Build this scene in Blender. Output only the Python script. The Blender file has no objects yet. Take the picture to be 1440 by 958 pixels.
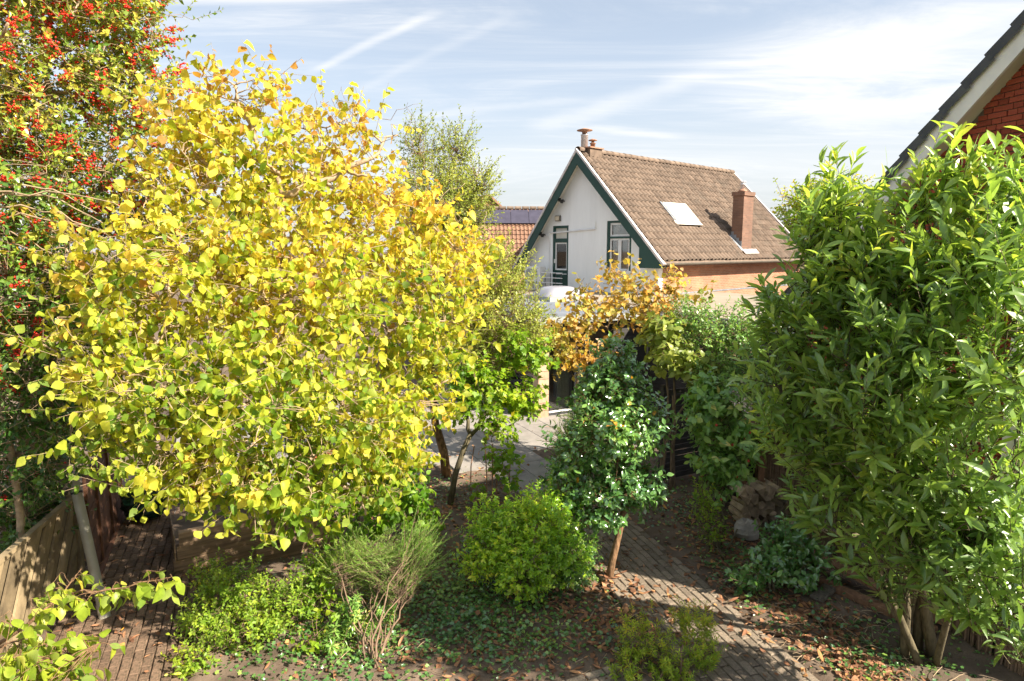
import bpy, math, random
import numpy as np
from mathutils import Vector, Matrix

rng = np.random.default_rng(7)
random.seed(7)
R = math.radians
scene = bpy.context.scene
col = scene.collection

# ------------------------------------------------------------------ camera, sky, sun, exposure
CAM_H = 4.3
PITCH = math.atan(129 / 900)
cam_data = bpy.data.cameras.new('camera')
cam = bpy.data.objects.new('camera', cam_data)
col.objects.link(cam)
cam.location = (0, 0, CAM_H)
cam.rotation_euler = (math.pi / 2 - PITCH, 0, 0)
cam_data.sensor_width = 36
cam_data.lens = 22.5
cam_data.clip_end = 3000
scene.camera = cam

SUN_AZ, SUN_EL = R(115), R(39)          # azimuth clockwise from the view direction (+Y)
to_sun = Vector((math.sin(SUN_AZ) * math.cos(SUN_EL), math.cos(SUN_AZ) * math.cos(SUN_EL), math.sin(SUN_EL)))
sun_data = bpy.data.lights.new('sun', 'SUN')
sun_data.energy = 3.5
sun_data.angle = R(0.8)
sun_data.color = (1.0, 0.89, 0.75)
sun = bpy.data.objects.new('sun', sun_data)
sun.rotation_euler = (-to_sun).to_track_quat('-Z', 'Y').to_euler()
col.objects.link(sun)

scene.view_settings.view_transform = 'Standard'
scene.view_settings.look = 'None'
scene.view_settings.gamma = 1
scene.view_settings.use_curve_mapping = False
scene.view_settings.exposure = 2.05
scene.cycles.max_bounces = 7
scene.cycles.diffuse_bounces = 4
scene.cycles.glossy_bounces = 3
scene.cycles.transmission_bounces = 5
scene.cycles.transparent_max_bounces = 6
scene.cycles.use_denoising = True
scene.cycles.adaptive_threshold = 0.02
scene.cycles.caustics_reflective = False
scene.cycles.caustics_refractive = False
scene.cycles.sample_clamp_indirect = 6


class NT:
    """small node-tree helper"""
    def __init__(self, tree):
        self.t = tree

    def n(self, kind, **kw):
        node = self.t.nodes.new(kind)
        for k, v in kw.items():
            if k.startswith('i_'):
                node.inputs[k[2:].replace('_', ' ')].default_value = v
            else:
                setattr(node, k, v)
        return node

    def l(self, a, b):
        self.t.links.new(a, b)

    def math(self, op, a, b=None, c=None, clamp=False):
        m = self.n('ShaderNodeMath', operation=op, use_clamp=clamp)
        for i, v in enumerate((a, b, c)):
            if v is None:
                continue
            if isinstance(v, (int, float)):
                m.inputs[i].default_value = v
            else:
                self.l(v, m.inputs[i])
        return m.outputs[0]

    def mix(self, fac, a, b, blend='MIX'):
        m = self.n('ShaderNodeMix', data_type='RGBA', blend_type=blend)
        for sock, v in ((m.inputs[0], fac), (m.inputs[6], a), (m.inputs[7], b)):
            if isinstance(v, (int, float)):
                sock.default_value = v
            elif isinstance(v, tuple):
                sock.default_value = (*v[:3], 1)
            else:
                self.l(v, sock)
        return m.outputs[2]

    def smooth(self, v, a, b):
        m = self.n('ShaderNodeMapRange', interpolation_type='SMOOTHSTEP')
        self.l(v, m.inputs[0])
        m.inputs[1].default_value = a
        m.inputs[2].default_value = b
        return m.outputs[0]

    def noise(self, vec, scale, detail=4, rough=0.55, dist=0.0):
        m = self.n('ShaderNodeTexNoise')
        m.inputs['Scale'].default_value = scale
        m.inputs['Detail'].default_value = detail
        m.inputs['Roughness'].default_value = rough
        m.inputs['Distortion'].default_value = dist
        if vec is not None:
            self.l(vec, m.inputs['Vector'])
        return m.outputs[0]

    def ramp(self, fac, stops):
        m = self.n('ShaderNodeValToRGB')
        e = m.color_ramp.elements
        while len(e) < len(stops):
            e.new(0.5)
        for k, (p, c) in enumerate(stops):
            e[k].position = p
            e[k].color = (*c, 1)
        self.l(fac, m.inputs[0])
        return m.outputs[0]


# world: clear autumn sky with a thin veil of cirrus and old contrails
world = bpy.data.worlds.new('World')
scene.world = world
world.use_nodes = True
w = NT(world.node_tree)
world.node_tree.nodes.clear()
out = w.n('ShaderNodeOutputWorld')
bg = w.n('ShaderNodeBackground')
bg.inputs[1].default_value = 0.115
world.cycles.sampling_method = 'MANUAL'
world.cycles.sample_map_resolution = 512
sky = w.n('ShaderNodeTexSky', sky_type='NISHITA')
sky.sun_disc = False
sky.sun_elevation = SUN_EL
sky.sun_rotation = SUN_AZ
sky.air_density = 1.0
sky.dust_density = 1.6
tc = w.n('ShaderNodeTexCoord')
sep = w.n('ShaderNodeSeparateXYZ')
w.l(tc.outputs['Generated'], sep.inputs[0])
sx, sy, sz = sep.outputs
den = w.math('ADD', w.math('MAXIMUM', sz, 0.0), 0.10)
pu = w.math('DIVIDE', sx, den)
pv = w.math('DIVIDE', sy, den)
comb = w.n('ShaderNodeCombineXYZ')
w.l(pu, comb.inputs[0])
w.l(pv, comb.inputs[1])
mp = w.n('ShaderNodeMapping')
mp.inputs['Rotation'].default_value = (0, 0, R(38))
mp.inputs['Scale'].default_value = (0.45, 1.15, 1)
w.l(comb.outputs[0], mp.inputs[0])
streak = w.noise(mp.outputs[0], 1.1, 8, 0.64, 1.5)
mp2 = w.n('ShaderNodeMapping')
mp2.inputs['Location'].default_value = (3.1, 0.4, 0)
mp2.inputs['Rotation'].default_value = (0, 0, R(-8))
mp2.inputs['Scale'].default_value = (0.22, 0.5, 1)
w.l(comb.outputs[0], mp2.inputs[0])
big = w.noise(mp2.outputs[0], 0.9, 5, 0.5, 0.4)
mp3 = w.n('ShaderNodeMapping')
mp3.inputs['Rotation'].default_value = (0, 0, R(52))
mp3.inputs['Scale'].default_value = (0.5, 5.5, 1)
w.l(comb.outputs[0], mp3.inputs[0])
fibre = w.noise(mp3.outputs[0], 1.6, 8, 0.68, 1.2)
cl = w.math('ADD', w.math('MULTIPLY', w.math('MULTIPLY', w.smooth(streak, 0.40, 0.74), w.math('ADD', 0.35, w.smooth(fibre, 0.3, 0.72))), 0.65), w.math('MULTIPLY', w.smooth(big, 0.44, 0.66), 0.45))


def puff(px, pv0, ru, rv, gain):
    """a patch of thicker cirrus at cloud-plane position (px, pv0)"""
    a = w.math('DIVIDE', w.math('SUBTRACT', pu, px), ru)
    b = w.math('DIVIDE', w.math('SUBTRACT', pv, pv0), rv)
    d = w.math('ADD', w.math('MULTIPLY', a, a), w.math('MULTIPLY', b, b))
    m = w.math('SUBTRACT', 1.0, w.smooth(d, 0.0, 1.0))
    return w.math('MULTIPLY', w.math('MULTIPLY', m, w.smooth(streak, 0.25, 0.6)), gain)


wob = w.math('MULTIPLY', w.math('SUBTRACT', w.noise(comb.outputs[0], 2.3, 5, 0.6), 0.5), 0.16)


def trail(u0, v0, u1, v1, width, gain):
    """a contrail as a straight line in the cloud plane"""
    du, dv = u1 - u0, v1 - v0
    L = math.hypot(du, dv)
    du, dv = du / L, dv / L
    a = w.math('SUBTRACT', pu, u0)
    b = w.math('SUBTRACT', pv, v0)
    s = w.math('ADD', w.math('MULTIPLY', a, du), w.math('MULTIPLY', b, dv))
    d = w.math('ADD', w.math('SUBTRACT', w.math('MULTIPLY', a, -dv), w.math('MULTIPLY', b, -du)), w.math('MULTIPLY', wob, width * 9))
    d = w.math('ABSOLUTE', d)
    m = w.math('SUBTRACT', 1.0, w.smooth(d, 0.0, width))
    e = w.math('MULTIPLY', w.smooth(s, 0.0, L * 0.2), w.math('SUBTRACT', 1.0, w.smooth(s, L * 0.75, L)))
    return w.math('MULTIPLY', w.math('MULTIPLY', m, e), gain)


def sky_uv(px, py):
    a, b = (px - 720) / 900, -(py - 479) / 900
    c, s = math.cos(PITCH), math.sin(PITCH)
    v = Vector((a, c + b * s, -s + b * c)).normalized()
    return v.x / (max(v.z, 0) + 0.10), v.y / (max(v.z, 0) + 0.10)


for tr in ((425, 108, 640, 5, 0.04, 0.55), (480, 140, 760, 0, 0.05, 0.2), (740, 190, 1030, 90, 0.16, 0.5), (560, 165, 860, 138, 0.09, 0.3), (800, 178, 970, 196, 0.1, 0.45)):
    cl = w.math('ADD', cl, trail(*sky_uv(tr[0], tr[1]), *sky_uv(tr[2], tr[3]), tr[4], tr[5]))
c0 = sky_uv(1250, 110)
cl = w.math('ADD', cl, puff(c0[0], c0[1], 1.0, 0.8, 1.0))
c0 = sky_uv(430, -14)
cl = w.math('ADD', cl, puff(c0[0], c0[1], 0.8, 0.10, 0.9))
cl = w.math('MINIMUM', cl, 1.0)
veil = w.math('ADD', 0.80, w.math('MULTIPLY', w.math('SUBTRACT', 1.0, w.smooth(sz, 0.0, 0.25)), 0.12))
haze_c = w.mix(w.smooth(sz, 0.0, 0.40), (1.52, 1.56, 1.60), (0.98, 1.09, 1.22))
skyc = w.mix(veil, sky.outputs[0], haze_c)
skyc = w.mix(w.math('MULTIPLY', cl, 0.78), skyc, (2.35, 2.35, 2.35))
w.l(skyc, bg.inputs[0])
w.l(bg.outputs[0], out.inputs[0])


# ------------------------------------------------------------------ helpers
def at(px, py, Y):
    """the world point at depth Y seen along the photograph's ray through (px, py)"""
    a, b = (px - 720) / 900, -(py - 479) / 900
    c, s = math.cos(PITCH), math.sin(PITCH)
    d = np.array([a, c + b * s, -s + b * c])
    return d * (Y / d[1]) + np.array([0, 0, CAM_H])


def srgb(r, g, b):
    f = lambda v: (v / 255 / 12.92) if v / 255 <= 0.04045 else ((v / 255 + 0.055) / 1.055) ** 2.4
    return (f(r), f(g), f(b))


def tag(o, label=None, cat=None, group=None, kind=None):
    for k, v in (('label', label), ('category', cat), ('group', group), ('kind', kind)):
        if v:
            o[k] = v
    return o


def link(name, data, parent=None):
    o = bpy.data.objects.new(name, data)
    col.objects.link(o)
    if parent is not None:
        o.parent = parent
    return o


def empty(name, loc, rz=0, label=None, cat=None, group=None):
    o = link(name, None)
    o.empty_display_size = 0.2
    o.location = loc
    o.rotation_euler = (0, 0, rz)
    return tag(o, label, cat, group)


def raw_mesh(name, V, faces_flat, counts, rnd=None, mat=None, smooth=False):
    """fast mesh from flat arrays"""
    me = bpy.data.meshes.new(name)
    V = np.asarray(V, dtype=np.float32)
    counts = np.asarray(counts, dtype=np.int32)
    faces_flat = np.asarray(faces_flat, dtype=np.int32)
    me.vertices.add(len(V))
    me.vertices.foreach_set('co', V.ravel())
    me.loops.add(len(faces_flat))
    me.loops.foreach_set('vertex_index', faces_flat)
    me.polygons.add(len(counts))
    starts = np.zeros(len(counts), dtype=np.int32)
    starts[1:] = np.cumsum(counts)[:-1]
    me.polygons.foreach_set('loop_start', starts)
    me.polygons.foreach_set('loop_total', counts)
    me.update(calc_edges=True)
    if rnd is not None:
        at_ = me.attributes.new('rnd', 'FLOAT', 'POINT')
        at_.data.foreach_set('value', np.asarray(rnd, dtype=np.float32))
    me.polygons.foreach_set('use_smooth', np.full(len(counts), bool(smooth)))
    if mat is not None:
        me.materials.append(mat)
    return me


class MB:
    """collects simple solids into one mesh"""
    def __init__(self):
        self.v, self.f, self.r = [], [], []
        self.cr = 0.5

    def add(self, V, F):
        o = len(self.v)
        self.v += [tuple(map(float, p)) for p in V]
        self.f += [tuple(i + o for i in f) for f in F]
        self.r += [self.cr] * len(V)
        return self

    def box(self, x0, x1, y0, y1, z0, z1, M=None):
        V = [(x, y, z) for z in (z0, z1) for y in (y0, y1) for x in (x0, x1)]
        if M is not None:
            V = [M @ Vector(p) for p in V]
        return self.add(V, [(0, 2, 3, 1), (4, 5, 7, 6), (0, 1, 5, 4), (2, 6, 7, 3), (0, 4, 6, 2), (1, 3, 7, 5)])

    def bev(self, sx, sy, sz, b, M=None):
        """box centred on the origin with a bevelled top rim"""
        V = []
        for z, k in ((-sz / 2, 0), (sz / 2 - b, 0), (sz / 2, b)):
            for (cx, cy) in ((-1, -1), (1, -1), (1, 1), (-1, 1)):
                V.append((cx * (sx / 2 - k), cy * (sy / 2 - k), z))
        if M is not None:
            V = [M @ Vector(p) for p in V]
        F = [(3, 2, 1, 0), (8, 9, 10, 11)]
        for a in (0, 4):
            for i in range(4):
                j = (i + 1) % 4
                F.append((a + i, a + j, a + 4 + j, a + 4 + i))
        return self.add(V, F)

    def prism(self, poly, y0, y1, M=None):
        """polygon in x-z extruded along y"""
        n = len(poly)
        V = [(x, y0, z) for x, z in poly] + [(x, y1, z) for x, z in poly]
        if M is not None:
            V = [M @ Vector(p) for p in V]
        F = [tuple(range(n)), tuple(range(2 * n - 1, n - 1, -1))] + [(j, i, i + n, j + n) for i, j in ((i, (i + 1) % n) for i in range(n))]
        return self.add(V, F)

    def slab(self, poly, z0, z1):
        """polygon in x-y between two heights"""
        n = len(poly)
        V = [(x, y, z0) for x, y in poly] + [(x, y, z1) for x, y in poly]
        return self.add(V, [tuple(range(n - 1, -1, -1)), tuple(range(n, 2 * n))] + [(i, j, j + n, i + n) for i, j in ((i, (i + 1) % n) for i in range(n))])

    def tube(self, pts, radii, k=6, cap=True):
        pts = np.asarray(pts, float)
        n = len(pts)
        radii = np.broadcast_to(np.asarray(radii, float), (n,))
        T = np.gradient(pts, axis=0)
        T /= np.linalg.norm(T, axis=1)[:, None] + 1e-9
        ref = np.array([0, 0, 1.0]) if abs(T[:, 2]).mean() < 0.8 else np.array([1.0, 0, 0])
        A = np.cross(T, ref)
        A /= np.linalg.norm(A, axis=1)[:, None] + 1e-9
        B = np.cross(T, A)
        an = np.arange(k) * 2 * math.pi / k
        ring = pts[:, None] + radii[:, None, None] * (np.cos(an)[None, :, None] * A[:, None] + np.sin(an)[None, :, None] * B[:, None])
        F = [(i * k + j, i * k + (j + 1) % k, (i + 1) * k + (j + 1) % k, (i + 1) * k + j) for i in range(n - 1) for j in range(k)]
        if cap:
            F += [tuple(range(k - 1, -1, -1)), tuple((n - 1) * k + j for j in range(k))]
        return self.add(ring.reshape(-1, 3), F)

    def lathe(self, prof, k=16, c=(0, 0, 0)):
        V = [(c[0] + r * math.cos(2 * math.pi * j / k), c[1] + r * math.sin(2 * math.pi * j / k), c[2] + z) for r, z in prof for j in range(k)]
        n = len(prof)
        F = [(i * k + j, i * k + (j + 1) % k, (i + 1) * k + (j + 1) % k, (i + 1) * k + j) for i in range(n - 1) for j in range(k)]
        F += [tuple(range(k - 1, -1, -1)), tuple((n - 1) * k + j for j in range(k))]
        return self.add(V, F)

    def mesh(self, name, mat, smooth=False):
        cnt = [len(f) for f in self.f]
        flat = [i for f in self.f for i in f]
        return raw_mesh(name, np.array(self.v), flat, cnt, self.r, mat, smooth)

    def build(self, name, mat, parent=None, smooth=False):
        return link(name, self.mesh(name, mat, smooth), parent)


def part(name, mat, parent, *box, M=None):
    return MB().box(*box, M=M).build(name, mat, parent)


# ------------------------------------------------------------------ materials
def new_mat(name):
    m = bpy.data.materials.new(name)
    m.use_nodes = True
    t = NT(m.node_tree)
    b = m.node_tree.nodes['Principled BSDF']
    return m, t, b


def rnd_of(t):
    """per-piece random number: mesh attribute + object random, wrapped"""
    a = t.n('ShaderNodeAttribute', attribute_name='rnd')
    o = t.n('ShaderNodeObjectInfo')
    return t.math('FRACT', t.math('ADD', a.outputs['Fac'], o.outputs['Random']))


def mat_solid(name, colr, rough=0.6, var=0.12, scale=6.0, bump=0.1, piece=0.0, metallic=0.0, detail_scale=60, spec=0.35, stretch=None, hue2=None, coord='Object'):
    """paint, stone, soil, timber: base colour with uneven wear and fine relief"""
    m, t, b = new_mat(name)
    tc = t.n('ShaderNodeTexCoord')
    vec = tc.outputs[coord]
    if stretch:
        mp = t.n('ShaderNodeMapping')
        mp.inputs['Scale'].default_value = stretch
        t.l(vec, mp.inputs[0])
        vec = mp.outputs[0]
    n1 = t.noise(vec, scale, 6, 0.6)
    n2 = t.noise(vec, detail_scale, 4, 0.6)
    dark = tuple(c * (1 - var * 2.2) for c in colr)
    lite = tuple(min(c * (1 + var * 1.8), 0.95) for c in colr)
    c = t.ramp(n1, [(0.28, dark), (0.5, colr), (0.74, lite)])
    if hue2:
        c = t.mix(t.math('MULTIPLY', t.smooth(t.noise(vec, scale * 0.43, 3, 0.5), 0.45, 0.7), 0.75), c, hue2)
    c = t.mix(t.math('MULTIPLY', n2, var * 1.6), c, tuple(x * 0.45 for x in colr))
    if piece:
        r = rnd_of(t)
        c = t.mix(1.0, c, t.ramp(r, [(0, (1 - piece, 1 - piece * 1.05, 1 - piece * 1.1)), (1, (1 + piece, 1 + piece * 0.95, 1 + piece * 0.85))]), 'MULTIPLY')
    t.l(c, b.inputs['Base Color'])
    b.inputs['Roughness'].default_value = rough
    b.inputs['Metallic'].default_value = metallic
    b.inputs['Specular IOR Level'].default_value = spec
    if bump:
        bp = t.n('ShaderNodeBump')
        bp.inputs['Strength'].default_value = bump
        bp.inputs['Distance'].default_value = 0.02
        t.l(t.math('ADD', t.math('MULTIPLY', n1, 0.6), t.math('MULTIPLY', n2, 0.4)), bp.inputs['Height'])
        t.l(bp.outputs[0], b.inputs['Normal'])
    return m


def mat_brick(name, c1, c2, mortar, axis='xz', scale=1.0):
    """brickwork too far away to tell single bricks apart"""
    m, t, b = new_mat(name)
    tc = t.n('ShaderNodeTexCoord')
    sp = t.n('ShaderNodeSeparateXYZ')
    t.l(tc.outputs['Object'], sp.inputs[0])
    cb = t.n('ShaderNodeCombineXYZ')
    s = t.math('ADD', sp.outputs[0], sp.outputs[1])
    t.l(s, cb.inputs[0])
    t.l(sp.outputs[2], cb.inputs[1])
    br = t.n('ShaderNodeTexBrick')
    br.inputs['Color1'].default_value = (*c1, 1)
    br.inputs['Color2'].default_value = (*c2, 1)
    br.inputs['Mortar'].default_value = (*mortar, 1)
    br.inputs['Scale'].default_value = 1
    br.inputs['Brick Width'].default_value = 0.22 * scale
    br.inputs['Row Height'].default_value = 0.066 * scale
    br.inputs['Mortar Size'].default_value = 0.008 * scale
    br.inputs['Mortar Smooth'].default_value = 0.3
    t.l(cb.outputs[0], br.inputs['Vector'])
    n1 = t.noise(tc.outputs['Object'], 1.6, 5)
    c = t.mix(1.0, br.outputs[0], t.ramp(n1, [(0.3, (0.75, 0.75, 0.75)), (0.7, (1.15, 1.12, 1.08))]), 'MULTIPLY')
    t.l(c, b.inputs['Base Color'])
    b.inputs['Roughness'].default_value = 0.85
    bp = t.n('ShaderNodeBump')
    bp.inputs['Strength'].default_value = 0.5
    bp.inputs['Distance'].default_value = 0.01
    bp.invert = True
    t.l(br.outputs['Fac'], bp.inputs['Height'])
    t.l(bp.outputs[0], b.inputs['Normal'])
    return m


def mat_leaf(name, stops, rough=0.42, trans=0.4, spec=0.45, under=0.25, gain=1.0, coat=0.0):
    """leaf blade: colour by leaf, paler underside, light shining through"""
    m, t, b = new_mat(name)
    a = t.n('ShaderNodeAttribute', attribute_name='rnd')
    c = t.ramp(a.outputs['Fac'], [(p_, tuple(min(v_ * gain, 0.85) for v_ in c_)) for p_, c_ in stops])
    tc = t.n('ShaderNodeTexCoord')
    g = t.n('ShaderNodeNewGeometry')
    blot = t.noise(g.outputs['Position'], 28, 3, 0.6)
    c = t.mix(1.0, c, t.ramp(blot, [(0.3, (0.78, 0.80, 0.8)), (0.7, (1.15, 1.12, 1.1))]), 'MULTIPLY')
    cu = t.mix(under, c, (0.30, 0.34, 0.16))
    c2 = t.mix(g.outputs['Backfacing'], c, cu)
    t.l(c2, b.inputs['Base Color'])
    b.inputs['Roughness'].default_value = rough
    b.inputs['Specular IOR Level'].default_value = spec
    b.inputs['Coat Weight'].default_value = coat
    b.inputs['Coat Roughness'].default_value = 0.3
    b.inputs['Coat IOR'].default_value = 1.55
    tr = t.n('ShaderNodeBsdfTranslucent')
    t.l(t.mix(1.0, c, (1.35, 1.3, 0.75), 'MULTIPLY'), tr.inputs[0])
    mx = t.n('ShaderNodeMixShader')
    mx.inputs[0].default_value = trans
    t.l(b.outputs[0], mx.inputs[1])
    t.l(tr.outputs[0], mx.inputs[2])
    t.l(mx.outputs[0], m.node_tree.nodes['Material Output'].inputs[0])
    return m


def mat_glass(name, tint=(0.9, 0.93, 0.92)):
    m, t, b = new_mat(name)
    tp = t.n('ShaderNodeBsdfTransparent')
    tp.inputs[0].default_value = (*tint, 1)
    gl = t.n('ShaderNodeBsdfGlossy')
    gl.inputs['Roughness'].default_value = 0.02
    fr = t.n('ShaderNodeFresnel')
    fr.inputs[0].default_value = 1.5
    mx = t.n('ShaderNodeMixShader')
    t.l(t.math('ADD', t.math('MULTIPLY', fr.outputs[0], 1.4), 0.04, clamp=True), mx.inputs[0])
    t.l(tp.outputs[0], mx.inputs[1])
    t.l(gl.outputs[0], mx.inputs[2])
    t.l(mx.outputs[0], m.node_tree.nodes['Material Output'].inputs[0])
    return m


M = {}
M['soil'] = mat_solid('soil', (0.165, 0.122, 0.09), 0.95, 0.35, 1.7, 0.9, detail_scale=38, hue2=(0.125, 0.10, 0.07), spec=0.15)
M['paver'] = mat_solid('paver', (0.235, 0.19, 0.145), 0.9, 0.2, 9, 0.5, piece=0.24, detail_scale=90, hue2=(0.17, 0.155, 0.11), spec=0.2, coord='Generated')
M['paver_brown'] = mat_solid('paver_brown', (0.185, 0.125, 0.085), 0.9, 0.2, 9, 0.5, piece=0.25, detail_scale=90, hue2=(0.075, 0.062, 0.04), spec=0.2, coord='Generated')
M['slab'] = mat_solid('slab', (0.27, 0.25, 0.225), 0.8, 0.12, 3.5, 0.15, piece=0.07, detail_scale=45, hue2=(0.21, 0.20, 0.175), spec=0.25)
M['white_wall'] = mat_solid('white_wall', (0.86, 0.86, 0.83), 0.85, 0.025, 1.6, 0.06, stretch=(2.5, 2.5, 0.5), detail_scale=30, spec=0.2)
M['green_paint'] = mat_solid('green_paint', (0.017, 0.06, 0.046), 0.5, 0.12, 2, 0.05, spec=0.4)
M['cream'] = mat_solid('cream', (0.70, 0.67, 0.58), 0.6, 0.06, 2, 0.05)
M['white_paint'] = mat_solid('white_paint', (0.78, 0.77, 0.74), 0.5, 0.05, 3, 0.04)
M['verge_white'] = mat_solid('verge_white', (0.66, 0.60, 0.56), 0.7, 0.15, 4, 0.15)
M['tile'] = mat_solid('tile', (0.185, 0.138, 0.104), 0.85, 0.2, 5, 0.3, piece=0.2, detail_scale=50, hue2=(0.15, 0.122, 0.096), spec=0.2)
M['tile_orange'] = mat_solid('tile_orange', (0.26, 0.15, 0.10), 0.85, 0.15, 5, 0.3, piece=0.15, spec=0.2)
M['tile_dark'] = mat_solid('tile_dark', (0.060, 0.066, 0.075), 0.6, 0.2, 5, 0.25, piece=0.15, hue2=(0.10, 0.095, 0.08))
M['brick_side'] = mat_brick('brick_side', (0.32, 0.135, 0.07), (0.39, 0.18, 0.10), (0.34, 0.26, 0.19))
M['brick_chimney'] = mat_brick('brick_chimney', (0.22, 0.118, 0.078), (0.15, 0.08, 0.054), (0.18, 0.135, 0.10))
M['brick_red'] = mat_solid('brick_red', (0.33, 0.075, 0.045), 0.85, 0.2, 14, 0.4, piece=0.2, detail_scale=120, spec=0.2, coord='Generated')
M['mortar'] = mat_solid('mortar', (0.16, 0.13, 0.105), 0.95, 0.15, 20, 0.3, spec=0.1)
M['lead'] = mat_solid('lead', (0.27, 0.29, 0.31), 0.5, 0.15, 8, 0.1, metallic=0.3)
M['zinc'] = mat_solid('zinc', (0.17, 0.155, 0.13), 0.5, 0.15, 4, 0.1, metallic=0.3)
M['steel'] = mat_solid('steel', (0.66, 0.67, 0.69), 0.35, 0.06, 5, 0.02, metallic=0.3)
M['rust'] = mat_solid('rust', (0.36, 0.20, 0.13), 0.75, 0.25, 8, 0.2)
M['bitumen'] = mat_solid('bitumen', (0.30, 0.255, 0.195), 0.95, 0.1, 0.7, 0.15, detail_scale=70, hue2=(0.33, 0.30, 0.25), spec=0.1)
M['bitumen_grey'] = mat_solid('bitumen_grey', (0.17, 0.19, 0.22), 0.9, 0.12, 1.2, 0.1, spec=0.15)
M['trim_grey'] = mat_solid('trim_grey', (0.34, 0.36, 0.34), 0.5, 0.08, 3, 0.05)
M['dark_clad'] = mat_solid('dark_clad', (0.055, 0.052, 0.05), 0.75, 0.25, 3, 0.3, piece=0.25, stretch=(1, 1, 8))
M['frame_dark'] = mat_solid('frame_dark', (0.05, 0.052, 0.055), 0.4, 0.1, 3, 0.03)
M['brick_pale'] = mat_solid('brick_pale', (0.46, 0.33, 0.22), 0.85, 0.12, 9, 0.3, piece=0.15)
M['fence_wood'] = mat_solid('fence_wood', (0.25, 0.195, 0.115), 0.85, 0.3, 3, 0.5, piece=0.3, stretch=(1, 1, 1), detail_scale=40)
M['red_wood'] = mat_solid('red_wood', (0.13, 0.062, 0.036), 0.8, 0.22, 3, 0.3, piece=0.18, detail_scale=40)
M['sleeper'] = mat_solid('sleeper', (0.30, 0.205, 0.125), 0.9, 0.3, 2.2, 0.8, piece=0.15, stretch=(0.6, 8, 8), detail_scale=14, hue2=(0.13, 0.10, 0.068))
M['grey_wood'] = mat_solid('grey_wood', (0.18, 0.155, 0.125), 0.9, 0.28, 5, 0.6, stretch=(6, 6, 0.7), detail_scale=20)
M['brown_wood'] = mat_solid('brown_wood', (0.24, 0.13, 0.072), 0.85, 0.25, 3, 0.5, stretch=(5, 5, 1), detail_scale=25, piece=0.1)
M['log'] = mat_solid('log', (0.40, 0.31, 0.215), 0.9, 0.25, 8, 0.6, piece=0.28, detail_scale=45)
M['stone'] = mat_solid('stone', (0.36, 0.33, 0.29), 0.85, 0.2, 6, 0.5)
M['pvc'] = mat_solid('pvc', (0.30, 0.285, 0.225), 0.45, 0.08, 4, 0.03)
M['tarp'] = mat_solid('tarp', (0.006, 0.034, 0.02), 0.35, 0.2, 5, 0.1)
M['terracotta'] = mat_solid('terracotta', (0.42, 0.13, 0.05), 0.8, 0.15, 7, 0.2)
M['bark'] = mat_solid('bark', (0.20, 0.145, 0.095), 0.9, 0.28, 9, 0.8, stretch=(3, 3, 0.8), detail_scale=40, spec=0.15)
M['bark_orange'] = mat_solid('bark_orange', (0.25, 0.15, 0.082), 0.9, 0.38, 9, 1.0, stretch=(3, 3, 0.8), detail_scale=40, spec=0.15)
M['bark_pale'] = mat_solid('bark_pale', (0.40, 0.30, 0.19), 0.85, 0.22, 12, 0.5, detail_scale=40, spec=0.15)
M['bark_green'] = mat_solid('bark_green', (0.135, 0.115, 0.070), 0.9, 0.28, 9, 0.8, stretch=(3, 3, 0.8), detail_scale=40, spec=0.15)
M['twig'] = mat_solid('twig', (0.22, 0.15, 0.10), 0.9, 0.2, 14, 0.2, spec=0.15)
M['berry'] = mat_solid('berry', (0.72, 0.035, 0.018), 0.3, 0.1, 20, 0.0, spec=0.5)
M['fruit'] = mat_solid('fruit', (0.36, 0.035, 0.020), 0.35, 0.1, 20, 0.0, spec=0.5)
M['solar'] = mat_solid('solar', (0.062, 0.058, 0.085), 0.35, 0.1, 3, 0.0, spec=0.5)
M['plaster_room'] = mat_solid('plaster_room', (0.60, 0.44, 0.31), 0.9, 0.06, 2, 0.03)
M['wood_floor'] = mat_solid('wood_floor', (0.55, 0.30, 0.13), 0.45, 0.12, 3, 0.05, stretch=(1, 8, 1))
M['curtain'] = mat_solid('curtain', (0.62, 0.63, 0.55), 0.9, 0.08, 5, 0.1)
M['pane_sky_tone'] = mat_solid('pane_sky_tone', (0.42, 0.44, 0.47), 0.06, 0.02, 3, 0.0, spec=0.6)  # pale grey base stands in for sky mirrored in the skylight pane
M['blue'] = mat_solid('blue', (0.02, 0.07, 0.32), 0.4, 0.05, 3, 0.0)
M['lamp_glass'] = mat_solid('lamp_glass', (0.62, 0.53, 0.38), 0.3, 0.05, 5, 0.0)
M['black'] = mat_solid('black', (0.02, 0.02, 0.02), 0.5, 0.1, 5, 0.0)
M['glass'] = mat_glass('glass')
M['plastic_dome'] = mat_solid('plastic_dome', (0.30, 0.30, 0.33), 0.18, 0.04, 3, 0.0, spec=0.6)

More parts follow.
